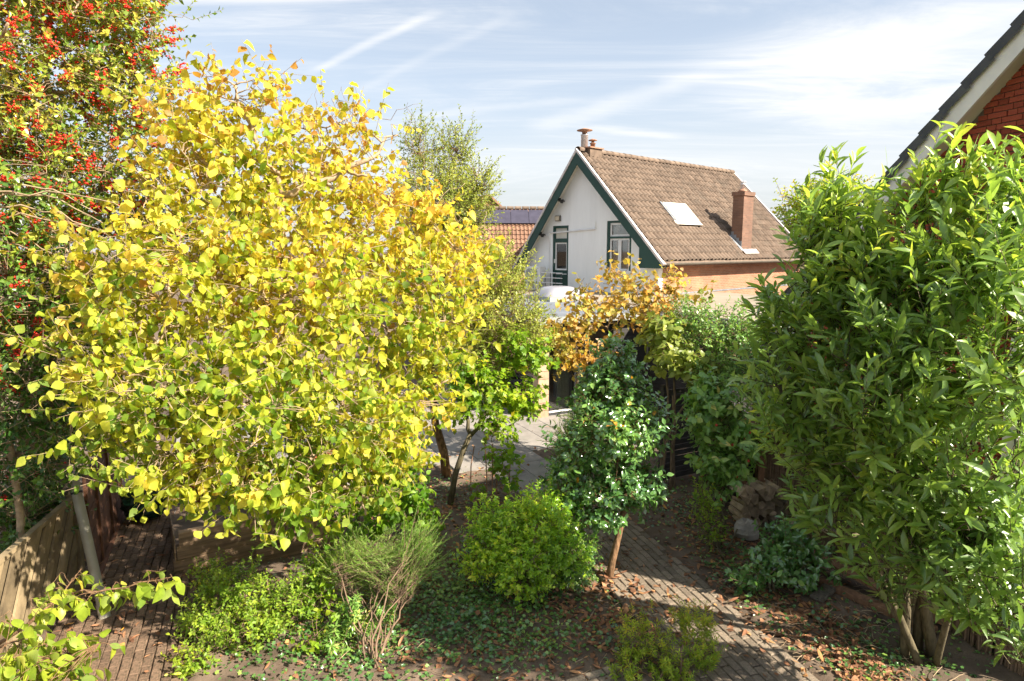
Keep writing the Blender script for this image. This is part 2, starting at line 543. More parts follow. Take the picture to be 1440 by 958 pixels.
Y0, Y1, Y2, Y3 = (0.27, 0.36, 0.02), (0.50, 0.48, 0.025), (0.66, 0.50, 0.035), (0.60, 0.33, 0.025)
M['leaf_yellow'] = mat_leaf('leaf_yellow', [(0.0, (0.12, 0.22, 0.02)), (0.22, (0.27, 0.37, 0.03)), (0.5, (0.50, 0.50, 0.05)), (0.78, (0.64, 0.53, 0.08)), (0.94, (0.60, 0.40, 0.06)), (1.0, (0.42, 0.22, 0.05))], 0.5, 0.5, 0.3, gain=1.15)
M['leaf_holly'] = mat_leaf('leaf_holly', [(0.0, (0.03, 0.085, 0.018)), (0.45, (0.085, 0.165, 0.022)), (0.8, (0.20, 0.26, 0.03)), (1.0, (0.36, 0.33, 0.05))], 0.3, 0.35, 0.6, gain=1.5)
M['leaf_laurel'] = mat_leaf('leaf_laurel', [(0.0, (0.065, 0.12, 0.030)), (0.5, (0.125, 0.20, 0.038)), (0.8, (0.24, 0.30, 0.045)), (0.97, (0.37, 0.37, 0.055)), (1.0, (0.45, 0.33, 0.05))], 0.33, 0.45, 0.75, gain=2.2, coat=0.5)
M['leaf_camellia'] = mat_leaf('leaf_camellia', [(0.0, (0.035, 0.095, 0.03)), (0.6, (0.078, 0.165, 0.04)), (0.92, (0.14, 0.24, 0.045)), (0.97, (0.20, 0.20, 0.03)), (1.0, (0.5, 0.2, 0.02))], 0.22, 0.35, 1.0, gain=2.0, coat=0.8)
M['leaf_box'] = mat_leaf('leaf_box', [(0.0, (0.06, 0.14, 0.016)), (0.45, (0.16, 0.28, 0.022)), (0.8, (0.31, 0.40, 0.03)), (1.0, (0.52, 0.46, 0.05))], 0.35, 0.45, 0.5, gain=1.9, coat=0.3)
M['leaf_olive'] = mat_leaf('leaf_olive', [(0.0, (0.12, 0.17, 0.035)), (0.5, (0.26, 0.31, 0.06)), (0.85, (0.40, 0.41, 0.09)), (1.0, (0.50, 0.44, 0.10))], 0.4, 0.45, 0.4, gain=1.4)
M['leaf_lime'] = mat_leaf('leaf_lime', [(0.0, (0.08, 0.19, 0.014)), (0.5, (0.20, 0.33, 0.02)), (0.85, (0.36, 0.42, 0.025)), (1.0, (0.52, 0.42, 0.03))], 0.45, 0.5, 0.35, gain=1.3)
M['leaf_orange'] = mat_leaf('leaf_orange', [(0.0, (0.16, 0.21, 0.05)), (0.25, (0.32, 0.30, 0.06)), (0.55, (0.52, 0.36, 0.08)), (0.85, (0.48, 0.25, 0.06)), (1.0, (0.50, 0.37, 0.24))], 0.5, 0.42, 0.3, gain=1.25)
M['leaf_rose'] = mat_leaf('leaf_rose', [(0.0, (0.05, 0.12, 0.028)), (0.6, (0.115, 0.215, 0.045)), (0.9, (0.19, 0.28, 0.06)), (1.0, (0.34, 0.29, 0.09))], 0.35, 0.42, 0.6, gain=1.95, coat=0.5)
M['leaf_cherry'] = mat_leaf('leaf_cherry', [(0.0, (0.13, 0.22, 0.022)), (0.5, (0.26, 0.34, 0.03)), (0.85, (0.40, 0.43, 0.05)), (1.0, (0.55, 0.42, 0.06))], 0.4, 0.45, 0.4, gain=1.2)
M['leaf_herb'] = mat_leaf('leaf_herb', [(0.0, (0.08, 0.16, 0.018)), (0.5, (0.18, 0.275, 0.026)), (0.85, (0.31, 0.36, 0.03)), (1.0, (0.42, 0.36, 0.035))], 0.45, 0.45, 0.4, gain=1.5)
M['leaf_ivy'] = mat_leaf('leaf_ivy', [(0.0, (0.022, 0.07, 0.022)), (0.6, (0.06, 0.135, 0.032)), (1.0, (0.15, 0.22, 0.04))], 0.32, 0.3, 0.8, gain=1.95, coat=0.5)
M['leaf_needle'] = mat_leaf('leaf_needle', [(0.0, (0.10, 0.22, 0.035)), (0.6, (0.20, 0.35, 0.045)), (1.0, (0.40, 0.44, 0.05))], 0.5, 0.35, 0.3, gain=1.3)
M['leaf_litter'] = mat_leaf('leaf_litter', [(0.0, (0.10, 0.052, 0.032)), (0.45, (0.22, 0.105, 0.055)), (0.75, (0.33, 0.18, 0.095)), (0.95, (0.42, 0.22, 0.06)), (1.0, (0.6, 0.28, 0.02))], 0.75, 0.15, 0.25, gain=1.25)


# ------------------------------------------------------------------ foliage machinery
def leaf_template(profile, fold=0.15, curl=0.2, wave=0.0):
    """blade from half-widths along the midrib (first and last are the points); unit length along y"""
    n = len(profile)
    V, F = [], []
    rows = []
    for i, hw in enumerate(profile):
        t = i / (n - 1)
        z = -curl * t * t
        if hw < 1e-4:
            V.append((0, t, z))
            rows.append((len(V) - 1,))
        else:
            wz = wave * (1 if i % 2 else -1)
            V += [(-hw, t, z + fold * hw + wz), (0, t, z), (hw, t, z + fold * hw - wz)]
            rows.append((len(V) - 3, len(V) - 2, len(V) - 1))
    for a, b in zip(rows[:-1], rows[1:]):
        if len(a) == 1 and len(b) == 3:
            F += [(a[0], b[1], b[0]), (a[0], b[2], b[1])]
        elif len(a) == 3 and len(b) == 1:
            F += [(a[0], a[1], b[0]), (a[1], a[2], b[0])]
        else:
            F += [(a[0], a[1], b[1], b[0]), (a[1], a[2], b[2], b[1])]
    return np.array(V, float), F


T_HAZEL = leaf_template([0.0, 0.38, 0.46, 0.30, 0.0], 0.32, 0.38, 0.03)
T_LAUREL = leaf_template([0.0, 0.10, 0.142, 0.115, 0.0], 0.4, 0.2)
T_OVAL = leaf_template([0.0, 0.26, 0.27, 0.0], 0.35, 0.2)
T_OVAL5 = leaf_template([0.0, 0.19, 0.30, 0.30, 0.17, 0.0], 0.3, 0.25)
T_SMALL = leaf_template([0.0, 0.27, 0.0], 0.4, 0.15)
T_SMALL2 = leaf_template([0.0, 0.33, 0.0], 0.4, 0.15)
T_ROUND = leaf_template([0.0, 0.45, 0.40, 0.0], 0.25, 0.2, 0.03)
T_NEEDLE = (np.array([(-0.06, 0, 0), (0.06, 0, 0), (0.05, 0.6, -0.03), (0, 1, -0.1), (-0.05, 0.6, -0.03)], float), [(0, 1, 2, 3, 4)])
T_LANCE = leaf_template([0.0, 0.15, 0.0], 0.3, 0.25)
# five-lobed leaf (currant / vine)
_lob = [(0, 0, 0), (-.38, .12, .05), (-.30, .38, .05), (-.52, .62, .02), (-.24, .66, .05), (0, 1, -.12), (.24, .66, .05), (.52, .62, .02), (.30, .38, .05), (.38, .12, .05), (0, .45, -.03)]
T_LOBED = (np.array(_lob, float), [(10, (i + 1) % 10, i) for i in range(10)])


def norm(a):
    return a / (np.linalg.norm(a, axis=-1, keepdims=True) + 1e-9)


def frames(axis, normal):
    axis = norm(axis)
    normal = normal - axis * (normal * axis).sum(1, keepdims=True)
    normal = norm(normal)
    return axis, normal, np.cross(axis, normal)


def leaf_mesh(name, tmpl, mat, P, axis, normal, size, rnd):
    V0, F0 = tmpl
    axis, normal, side = frames(axis, normal)
    k = len(V0)
    wv = rng.uniform(0.72, 1.15, (len(P), 1, 1))
    cv = rng.uniform(-0.6, 2.4, (len(P), 1, 1))
    sk_ = rng.normal(size=(len(P), 1, 1)) * 0.18
    X = V0[None, :, 0:1] * wv + sk_ * V0[None, :, 1:2] ** 2
    V = P[:, None] + size[:, None, None] * (X * side[:, None] + V0[None, :, 1:2] * axis[:, None] + V0[None, :, 2:3] * cv * normal[:, None])
    flat0 = np.array([i for f in F0 for i in f])
    cnt0 = np.array([len(f) for f in F0])
    n = len(P)
    flat = (flat0[None] + (np.arange(n) * k)[:, None]).ravel()
    return raw_mesh(name, V.reshape(-1, 3), flat, np.tile(cnt0, n), np.repeat(rnd, k), mat, True)


CAM_P = np.array([0, 0, CAM_H])


def put_leaves(parent, tmpl, mat, P, axis, normal, size, rnd, singles=0, name='foliage', leafname='leaf', view=None):
    """the `singles` leaves that show largest as parts, the rest as one stuff part"""
    rnd = np.clip(rnd, 0, 1)
    if singles:
        d = np.linalg.norm(P - CAM_P, axis=1)
        # in view?
        c, s = math.cos(PITCH), math.sin(PITCH)
        q = P - CAM_P
        dep = q[:, 1] * c - q[:, 2] * s
        up = q[:, 1] * s + q[:, 2] * c
        inside = (dep > 0.3) & (abs(q[:, 0] / dep) < 0.79) & (abs(up / dep) < 0.52)
        key = np.where(inside, d / size, 1e9)
        order = np.argsort(key)
        # keep only leaves not hidden behind nearer ones: one per small view cell
        seen, pick = set(), []
        cx = np.floor(q[:, 0] / dep * 45).astype(int)
        cy = np.floor(up / dep * 45).astype(int)
        for i in order:
            if not inside[i] or len(pick) >= singles:
                break
            if (cx[i], cy[i]) in seen:
                continue
            seen.add((cx[i], cy[i]))
            pick.append(i)
        pick = np.array(pick, int)
        A, N, S = frames(axis[pick], normal[pick])
        levels = 12
        metas = []
        V0, F0 = tmpl
        for k in range(levels):
            metas.append(raw_mesh('leaf_blade', V0, [i for f in F0 for i in f], [len(f) for f in F0], np.full(len(V0), (k + .5) / levels), mat, True))
        inv = parent.matrix_basis.inverted()
        for j, i in enumerate(pick):
            o = bpy.data.objects.new(leafname, metas[min(int(rnd[i] * levels), levels - 1)])
            col.objects.link(o)
            m = Matrix.Identity(4)
            for r in range(3):
                m[r][0], m[r][1], m[r][2], m[r][3] = S[j, r] * size[i], A[j, r] * size[i], N[j, r] * size[i], P[i, r]
            o.parent = parent
            o.matrix_basis = inv @ m
        keep = np.ones(len(P), bool)
        keep[pick] = False
        P, axis, normal, size, rnd = P[keep], axis[keep], normal[keep], size[keep], rnd[keep]
    off = np.array(parent.location) if parent is not None else 0
    o = link(name, leaf_mesh(name, tmpl, mat, P - off, axis, normal, size, rnd), parent)
    o['kind'] = 'stuff'
    return o


def lobe_points(lobes, n, shell=0.55, squash=1.0):
    """points in a union of ellipsoids, denser towards the outside; lobes: (centre, rx, rz)"""
    vol = np.array([l[1] ** 2 * l[2] for l in lobes]) ** (2 / 3)
    if len(lobes[0]) > 3:
        vol = vol * np.array([l[3] for l in lobes])
    idx = rng.choice(len(lobes), n, p=vol / vol.sum())
    d = norm(rng.normal(size=(n, 3)))
    r = rng.uniform(shell ** 3, 1.0, n) ** (1 / 3)
    r = r * rng.uniform(0.82, 1.14, n)
    r = np.where(rng.random(n) < 0.09, rng.uniform(1.0, 1.42, n), r)
    C = np.array([l[0] for l in lobes])[idx]
    S = np.array([(l[1], l[1], l[2]) for l in lobes])[idx]
    return C + d * S * r[:, None], d, idx


def curve(p0, p1, n=6, bow=0.12, jit=0.03, up=0.0):
    p0, p1 = np.asarray(p0, float), np.asarray(p1, float)
    L = np.linalg.norm(p1 - p0)
    t = np.linspace(0, 1, n)[:, None]
    side = norm(np.cross(p1 - p0, rng.normal(size=3))[None])[0]
    P = p0 + (p1 - p0) * t + side * bow * L * np.sin(math.pi * t) * rng.uniform(-1, 1) + np.array([0, 0, up * L]) * np.sin(math.pi * t)
    P[1:-1] += rng.normal(size=(n - 2, 3)) * jit * L
    return P


class Skeleton:
    """trunk, limbs, branches and twigs grown towards target points"""
    def __init__(self):
        self.wood, self.twigs = MB(), MB()
        self.pts = np.zeros((0, 3))
        self.rad = np.zeros(0)

    def path(self, pts, r0, r1, k=7, twig=False, remember=True):
        r = np.linspace(r0, r1, len(pts))
        (self.twigs if twig else self.wood).tube(pts, r, k, cap=not twig)
        if remember:
            # denser samples for later attachment
            t = np.linspace(0, len(pts) - 1, max(4, int(len(pts) * 2)))
            i = np.clip(t.astype(int), 0, len(pts) - 2)
            f = (t - i)[:, None]
            self.pts = np.vstack([self.pts, pts[i] * (1 - f) + pts[i + 1] * f])
            self.rad = np.concatenate([self.rad, np.interp(t, np.arange(len(pts)), r)])

    def grow(self, target, rmax, rmin, n=6, k=5, twig=False, remember=True, bow=0.12, jit=0.03, up=0.05, low=0.6):
        d = np.linalg.norm(self.pts - target, axis=1) + low * np.maximum(0, self.pts[:, 2] - target[2])
        i = int(np.argmin(d))
        r = min(rmax, self.rad[i] * 0.8)
        if np.linalg.norm(self.pts[i] - target) < 0.02:
            return
        self.path(curve(self.pts[i], target, n, bow, jit, up), r, min(rmin, r), k, twig, remember)

    def build(self, root, wood_mat, twig_mat, trunk_name='trunk'):
        off = np.array(root.location)
        for mb, nm, mt in ((self.wood, trunk_name, wood_mat), (self.twigs, 'twigs', twig_mat)):
            if mb.v:
                mb.v = [tuple(np.array(p) - off) for p in mb.v]
                o = mb.build(nm, mt, root, True)
                if nm == 'twigs':
                    o['kind'] = 'stuff'


def twig_leaves(S, T, L, m, angle=0.9, droop=0.3, jitter=0.35, up=0.5, tip=0.0, flat=0.0):
    """m leaves set spirally along each twig; returns positions, axes, normals, twig index"""
    n = len(S)
    T = norm(T)
    A = norm(np.cross(T, np.where(abs(T[:, 2:3]) > 0.9, np.array([[1.0, 0, 0]]), np.array([[0, 0, 1.0]]))))
    B = np.cross(T, A)
    j = np.tile(np.arange(m), n)
    i = np.repeat(np.arange(n), m)
    t = ((j + rng.uniform(0.1, 0.9, n * m)) / m) * (1 - tip) + tip
    ph = j * 2.39996 + np.repeat(rng.uniform(0, 6.28, n), m) + rng.normal(size=n * m) * 0.3
    Rd = np.cos(ph)[:, None] * A[i] + np.sin(ph)[:, None] * B[i] * (1 - flat)
    Rd = norm(Rd)
    an = angle * (1.15 - 0.45 * t)[:, None] * rng.uniform(0.75, 1.25, (n * m, 1))
    ax = np.cos(an) * T[i] + np.sin(an) * Rd + np.array([0, 0, -1.0]) * droop + rng.normal(size=(n * m, 3)) * jitter * 0.5
    nm = np.sin(an) * T[i] - np.cos(an) * Rd + np.array([0, 0, 1.0]) * up + rng.normal(size=(n * m, 3)) * jitter
    P = S[i] + T[i] * (L[i] * t)[:, None]
    return P, ax, nm, i


def plant(name, base, lobes, label, cat, wood_mat, twig_mat, leaf_mat, tmpl, n_twigs, per, leaf, trunk=None, twig_len=0.3, n_limbs=8, n_branch=40,
          angle=0.9, droop=0.3, up=0.5, shoot_up=0.3, shell=0.5, trunk_r=0.06, singles=0, rnd_fn=None, clip=None, group=None, jitter=0.35, tip=0.0, twig_r=0.006, size_var=0.3, stems=1, twig_k=3, out=1.0, thin=None):
    """a woody plant: trunk(s) > limbs > branches > twigs, leaves along the twigs"""
    root = empty(name, tuple(base), 0, label, cat, group)
    sk = Skeleton()
    base = np.asarray(base, float)
    cen = np.mean([l[0] for l in lobes], axis=0)
    if trunk is None:
        zc = min(l[0][2] - l[2] * 0.4 for l in lobes)
        for s in range(stems):
            b = base + np.array([rng.uniform(-1, 1), rng.uniform(-1, 1), 0]) * (0.09 * (stems > 1) * stems ** 0.5)
            top = np.array([b[0] * 0.5 + cen[0] * 0.5, b[1] * 0.5 + cen[1] * 0.5, max(zc, base[2] + 0.15)])
            if stems > 1:
                top += rng.normal(size=3) * 0.18
            sk.path(curve(b - np.array([0, 0, 0.08]), top, 7, 0.08, 0.015), trunk_r, trunk_r * 0.6, 8)
    else:
        for pth, ra, rb in trunk:
            sk.path(np.asarray(pth, float), ra, rb, 9)
    for l in lobes:
        sk.grow(np.asarray(l[0]), trunk_r * 0.55, trunk_r * 0.25, 8, 6, bow=0.15, jit=0.03)
    tg, _, _ = lobe_points(lobes, n_limbs, 0.2)
    for p in tg:
        sk.grow(p, trunk_r * 0.4, trunk_r * 0.15, 7, 5)
    tg, _, _ = lobe_points(lobes, n_branch, 0.4)
    for p in tg:
        sk.grow(p, trunk_r * 0.22, twig_r, 6, 4)
    C, d, idx = lobe_points(lobes, n_twigs, shell)
    if clip is not None:
        ok = clip(C)
        C, d = C[ok], d[ok]
    n = len(C)
    T = norm(d * out + np.array([0, 0, shoot_up]) + rng.normal(size=(n, 3)) * 0.45)
    L = twig_len * rng.uniform(0.6, 1.4, n)
    S = C - T * L[:, None] * 0.5
    for a, t_, l_ in zip(S, T, L):
        sk.grow(a, twig_r * 1.3, twig_r * 0.8, 4, twig_k, twig=True, remember=False, bow=0.15, jit=0.02)
        sk.twigs.tube(np.array([a, a + t_ * l_ * 0.55 + rng.normal(size=3) * 0.01, a + t_ * l_]), [twig_r * 0.8, twig_r * 0.6, twig_r * 0.3], twig_k, cap=False)
    sk.build(root, wood_mat, twig_mat)
    P, ax, nm, i = twig_leaves(S, T, L, per, angle, droop, jitter, up, tip)
    if thin is not None:
        k_ = thin(P)
        P, ax, nm, i = P[k_], ax[k_], nm[k_], i[k_]
    if clip is not None:
        ok = clip(P)
        P, ax, nm, i = P[ok], ax[ok], nm[ok], i[ok]
    sz = leaf * rng.uniform(1 - size_var, 1 + size_var, len(P))
    tw = rng.normal(size=n) * 0.12
    rn = (rnd_fn(P) if rnd_fn else np.full(len(P), 0.45)) + tw[i] + rng.normal(size=len(P)) * 0.14
    put_leaves(root, tmpl, leaf_mat, P, ax, nm, sz, rn, singles)
    return root, P, S, T, L


# ------------------------------------------------------------------ ground and paving
GA = R(-22)                                 # the garden's own grid, clockwise from +Y


def garden(u, v, o=(0, 0)):
    """u across, v along the garden grid from origin o"""
    return (o[0] + u * math.cos(GA) + v * math.sin(GA), o[1] - u * math.sin(GA) + v * math.cos(GA))


def axis_coords(lo, hi, step, far):
    a = list(np.arange(lo, hi + 1e-6, step))
    e = [hi + 1, hi + 4, hi + 12, hi + 40, far]
    return np.array([-far, lo - 40, lo - 12, lo - 4, lo - 1] + a + e)


def in_paving(x, y):
    """1 inside a paved area (soil sinks below it)"""
    r = np.zeros_like(x)
    # garden path
    o = (2.62, 5.2); a = R(-17)
    du, dv = x - o[0], y - o[1]
    u = du * math.cos(a) - dv * math.sin(a); v = du * math.sin(a) + dv * math.cos(a)
    r = np.maximum(r, ((abs(u) < 0.66) & (v > -0.6) & (v < 6.3)))
    # left brick floor
    o = (-4.7, 7.4); a = R(-22)
    du, dv = x - o[0], y - o[1]
    u = du * math.cos(a) - dv * math.sin(a); v = du * math.sin(a) + dv * math.cos(a)
    r = np.maximum(r, ((abs(u) < 0.75) & (v > -2.6) & (v < 4.2)))
    # patio
    o = (0.4, 11.1); a = R(-25)
    du, dv = x - o[0], y - o[1]
    u = du * math.cos(a) - dv * math.sin(a); v = du * math.sin(a) + dv * math.cos(a)
    r = np.maximum(r, ((u > -0.35) & (u < 0.91) & (v > -0.6) & (v < 2)) | ((u > -6) & (u < 4) & (v > 1.95) & (v < 9)))
    return r


xs = axis_coords(-8, 6.4, 0.09, 900)
ys = axis_coords(2.0, 13.5, 0.09, 900)
gx, gy = np.meshgrid(xs, ys)
wave = sum(np.sin(gx * fx + ph) * np.cos(gy * fy + ph * 1.7) * a for fx, fy, ph, a in ((1.1, 0.9, 0.3, 0.02), (2.9, 2.3, 1.2, 0.014), (6.1, 7.3, 2.2, 0.008), (15, 13, 0.7, 0.006)))
near = ((gx > -8.1) & (gx < 6.5) & (gy > 1.9) & (gy < 13.6)).astype(float)
gz = (wave + rng.normal(size=gx.shape) * 0.008) * near + 0.012
gz = np.where(in_paving(gx, gy) > 0, -0.05, gz)
nx, ny = len(xs), len(ys)
ii = (np.arange(ny - 1)[:, None] * nx + np.arange(nx - 1)[None]).ravel()
quads = np.stack([ii, ii + 1, ii + nx + 1, ii + nx], 1)
me = raw_mesh('ground', np.stack([gx, gy, gz], -1).reshape(-1, 3), quads.ravel(), np.full(len(quads), 4), None, M['soil'], True)
ground = tag(link('ground', me), kind='structure')


def brick_variants(sx, sy, sz, mat, bev=0.008, n=6):
    out = []
    for k in range(n):
        mb = MB()
        mb.cr = (k + 0.5) / n
        mb.bev(sx * rng.uniform(0.975, 1.0), sy * rng.uniform(0.96, 1.0), sz, bev)
        out.append(mb.mesh('brick_block', mat))
    return out


def lay_bricks(parent, vars_, cells, z, tilt=0.015, name='brick', limit=300):
    """cells: (x, y, angle) in the parent's frame; nearest become single bricks"""
    cells = sorted(cells, key=lambda c: (Vector((c[0], c[1], 0)) + parent.location).length)
    rest = MB()
    for k, (x, y, a) in enumerate(cells):
        m = Matrix.Translation((x, y, z + random.uniform(-0.006, 0.006))) @ Matrix.Rotation(a + random.gauss(0, 0.012), 4, 'Z') @ Matrix.Rotation(random.gauss(0, tilt), 4, 'X') @ Matrix.Rotation(random.gauss(0, tilt), 4, 'Y')
        if k < limit:
            o = link(name, random.choice(vars_), parent)
            o.matrix_basis = m
        else:
            vv = random.choice(vars_)
            rest.cr = random.random()
            rest.add([m @ v.co for v in vv.vertices], [tuple(p.vertices) for p in vv.polygons])
    if rest.v:
        o = link('far_bricks', rest.mesh('far_bricks', vars_[0].materials[0]), parent)
        o['kind'] = 'stuff'


# garden path of grey-brown clinkers
path = link('path', None)
path.empty_display_size = 0.3
PO, PA = (2.62, 5.2), R(-17)
path.location = (PO[0], PO[1], 0)
path.rotation_euler = (0, 0, -PA)
tag(path, kind='structure')
bed = part('sand_bed', M['soil'], path, -0.62, 0.62, -0.5, 6.2, -0.045, 0.006)
bv = brick_variants(0.097, 0.203, 0.06, M['paver'])
cells = []
for c in range(12):
    for r in range(-2, 29):
        x = (c - 5.5) * 0.103 + random.gauss(0, 0.003)
        y = r * 0.212 + (0.106 if c % 2 else 0) + random.gauss(0, 0.004)
        if r > 26 and random.random() < 0.5:
            continue
        if (c == 0 or c == 11) and random.random() < 0.08:
            continue
        cells.append((x, y, 0))
lay_bricks(path, bv, cells, 0.014)

# brown brick floor on the left
lp = link('path', None)
lp.location = (-4.7, 7.4, 0)
lp.rotation_euler = (0, 0, R(22))
tag(lp, kind='structure')
part('sand_bed', M['soil'], lp, -0.72, 0.72, -2.5, 4.1, -0.045, 0.002)
bv2 = brick_variants(0.095, 0.203, 0.06, M['paver_brown'])
cells = [((c - 6.5) * 0.103 + random.gauss(0, 0.003), r * 0.212 + (0.106 if c % 2 else 0), 0) for c in range(14) for r in range(-11, 18)]
lay_bricks(lp, bv2, cells, 0.012)

# a few loose edging clinkers at the near edge of the bed
pp = link('path', None)
pp.location = (0.72, 5.75, 0)
pp.rotation_euler = (0, 0, R(24))
tag(pp, kind='structure')
part('sand_bed', M['soil'], pp, -0.65, 0.5, -0.42, 0.16, -0.045, 0.012)
cells = [((c - 2.2) * 0.215 + (0.1 if r % 2 else 0), 0.1 - r * 0.104, R(90)) for c in range(5) for r in range(5)]
lay_bricks(pp, bv, cells, 0.03, 0.03)

# patio of large concrete slabs
patio = link('patio', None)
patio.location = (0.4, 11.1, 0)
patio.rotation_euler = (0, 0, R(25))
tag(patio, kind='structure')
part('sand_bed', M['soil'], patio, -6.0, 4.0, 1.9, 9.0, -0.045, -0.012)
part('sand_bed', M['soil'], patio, -0.35, 0.91, -0.6, 1.895, -0.045, -0.012)
sv = []
for k in range(5):
    mb = MB(); mb.cr = k / 5
    mb.bev(0.622, 1.242, 0.06, 0.006)
    sv.append(mb.mesh('slab_block', M['slab']))
for i in range(-9, 7):
    for j in range(-2, 6):
        off = 0.62 if i % 2 else 0.0
        u_, v_ = -0.35 + 0.63 * (i + 0.5), 1.9 + 1.25 * (j + 0.5) - off
        if v_ - 0.6 < 1.25 and not (i in (0, 1)):
            continue
        if v_ < -0.5 or u_ > 3.9:
            continue
        o = link('paving_slab', random.choice(sv), patio)
        o.location = (u_, v_, random.uniform(-0.004, 0.004))
        o.rotation_euler = (random.gauss(0, 0.002), random.gauss(0, 0.002), random.gauss(0, 0.002) + R(180) * random.randint(0, 1))

# ------------------------------------------------------------------ the white gabled house
HX, HA = (2.45, 25.0), R(-48.6)
house = empty('house', (HX[0], HX[1], 0), HA, 'white rendered house with green bargeboards and brown pantiled roof', 'house')
APEX, SR, ZR, SL, ZL, LEN = 7.98, 4.02, 3.83, -3.62, 3.45, 11.3
YW = 0.38                                      # gable wall sits back under the verge


def roof_z(s):
    return APEX + (ZR - APEX) * s / SR if s > 0 else APEX + (ZL - APEX) * s / SL


def gable_wall(mb, x0, x1, y, thick, holes, zbase, top):
    """gable wall split in vertical strips round rectangular openings"""
    br = sorted({x0, x1, 0.0} | {h[0] for h in holes} | {h[1] for h in holes})
    for a, b in zip(br[:-1], br[1:]):
        hs = [h for h in holes if h[0] <= a + 1e-6 and h[1] >= b - 1e-6]
        segs = []
        lo = zbase
        for h in sorted(hs, key=lambda h: h[2]):
            segs.append((lo, h[2], False)); lo = h[3]
        segs.append((lo, None, True))
        for z0, z1, last in segs:
            if last:
                poly = [(a, z0), (b, z0), (b, top(b)), (a, top(a))]
            else:
                poly = [(a, z0), (b, z0), (b, z1), (a, z1)]
            mb.prism(poly, y, y + thick)


door_h = (-1.62, -0.74, 2.72, 5.22)
win_h = (1.24, 2.40, 3.45, 5.33)
mb = MB()
gable_wall(mb, -3.3, 3.62, YW, 0.25, [door_h, win_h], 0.0, lambda s: roof_z(s) - 0.16)
mb.build('gable_wall', M['white_wall'], house)
part('side_wall', M['brick_side'], house, 3.40, 3.62, YW + 0.255, LEN - 0.2, 0.0, 3.98)
part('inner_room', M['plaster_room'], house, -2.4, 2.0, 2.2, 2.3, 0, 5.1)
part('wall_plinth', M['lead'], house, 3.622, 3.64, YW + 0.3, LEN - 0.3, 2.662, 2.72)
mb = MB()
mb.prism([(-3.3, 0), (3.62, 0), (3.62, roof_z(3.62) - 0.16), (0, APEX - 0.16), (-3.3, roof_z(-3.3) - 0.16)], LEN - 0.3, LEN - 0.06)
mb.build('back_gable', M['brick_side'], house)

# roof deck
roof = link('roof', None)
roof.parent = house
mb = MB()
mb.prism([(0, APEX - 0.02), (SR, ZR - 0.02), (SR, ZR - 0.12), (0, APEX - 0.14), (SL, ZL - 0.12), (SL, ZL - 0.02)][::-1], 0.03, LEN)
bpy.data.objects.remove(roof)
roof = mb.build('roof', M['tile'], house)
# pantiles on the slope in view
slope = math.hypot(SR, APEX - ZR)
sdir = Vector((SR, 0, ZR - APEX)).normalized()
snrm = Vector((-sdir.z, 0, sdir.x))
TW, TE = 0.256, 0.335
mbt = []
for k in range(5):
    t_ = MB(); t_.cr = k / 5
    prof = []
    for q in range(9):
        a = q / 8
        prof.append((a * TW * 1.06, 0.046 * math.cos(a * 2 * math.pi * 0.98 + 0.6) + 0.025))
    V = []
    for (yy, dz) in ((0, 0.0), (TE * 1.14, 0.036)):
        for x, z in prof:
            V.append((x, yy, z + dz))
    for x, z in prof:
        V.append((x, TE * 1.14, z + 0.036 - 0.02))
    n = len(prof)
    F = [(i, i + 1, n + i + 1, n + i) for i in range(n - 1)] + [(n + i, n + i + 1, 2 * n + i + 1, 2 * n + i) for i in range(n - 1)]
    t_.add(V, F)
    mbt.append(t_.mesh('pantile', M['tile']))
sky_box = (2.72, 4.28, 1.92, 2.58)            # skylight: y range along the house, s range
ch_box = (5.95, 6.72, 3.14, 3.62)
tiles = []
ncol, nrow = int((LEN - 0.12) / TW), int(slope / TE)
base_m = Matrix(((0, sdir.x, snrm.x, 0), (1, 0, 0, 0), (0, sdir.z, snrm.z, APEX), (0, 0, 0, 1)))
for c in range(ncol):
    for r in range(nrow + 1):
        y, t = 0.08 + c * TW, r * TE - 0.03
        s = t * sdir.x
        ymid, smid = y + TW / 2, s + TE * sdir.x / 2
        if sky_box[0] - 0.02 < ymid < sky_box[1] + 0.02 and sky_box[2] - 0.1 < smid < sky_box[3] + 0.12:
            continue
        if t + TE > slope + 0.1:
            continue
        tiles.append((c, y, t))
tiles.sort()
rest = MB()
for k, (c, y, t) in enumerate(tiles):
    m = Matrix.Translation((0, 0, 0)) @ base_m @ Matrix.Translation((y + random.gauss(0, 0.002), t + random.gauss(0, 0.006), random.gauss(0, 0.002))) @ Matrix.Rotation(random.gauss(0, 0.012), 4, 'Z')
    vv = random.choice(mbt)
    if k < 300:
        o = link('roof_tile', vv, roof)
        o.matrix_basis = m
    else:
        rest.cr = random.random()
        rest.add([m @ v.co for v in vv.vertices], [tuple(p.vertices) for p in vv.polygons])
o = rest.build('far_roof_tiles', M['tile'], roof)
o['kind'] = 'stuff'
# ridge tiles
rt = MB()
arc = [(0.15 * math.cos(a), 0.13 * math.sin(a)) for a in np.linspace(-0.35, math.pi + 0.35, 9)]
V = [(x * f, yy, z * f) for yy, f in ((0, 1.0), (0.40, 0.93)) for x, z in arc] + [(x * 0.86, 0, z * 0.86) for x, z in arc]
n = len(arc)
rt.add(V, [(i, i + 1, n + i + 1, n + i) for i in range(n - 1)] + [(2 * n + i, 2 * n + i + 1, i + 1, i) for i in range(n - 1)])
rmesh = rt.mesh('ridge_cap', M['tile'])
for k in range(29):
    o = link('ridge_tile', rmesh, roof)
    o.location = (0, 0.05 + k * 0.385, APEX + 0.035 + random.gauss(0, 0.004))

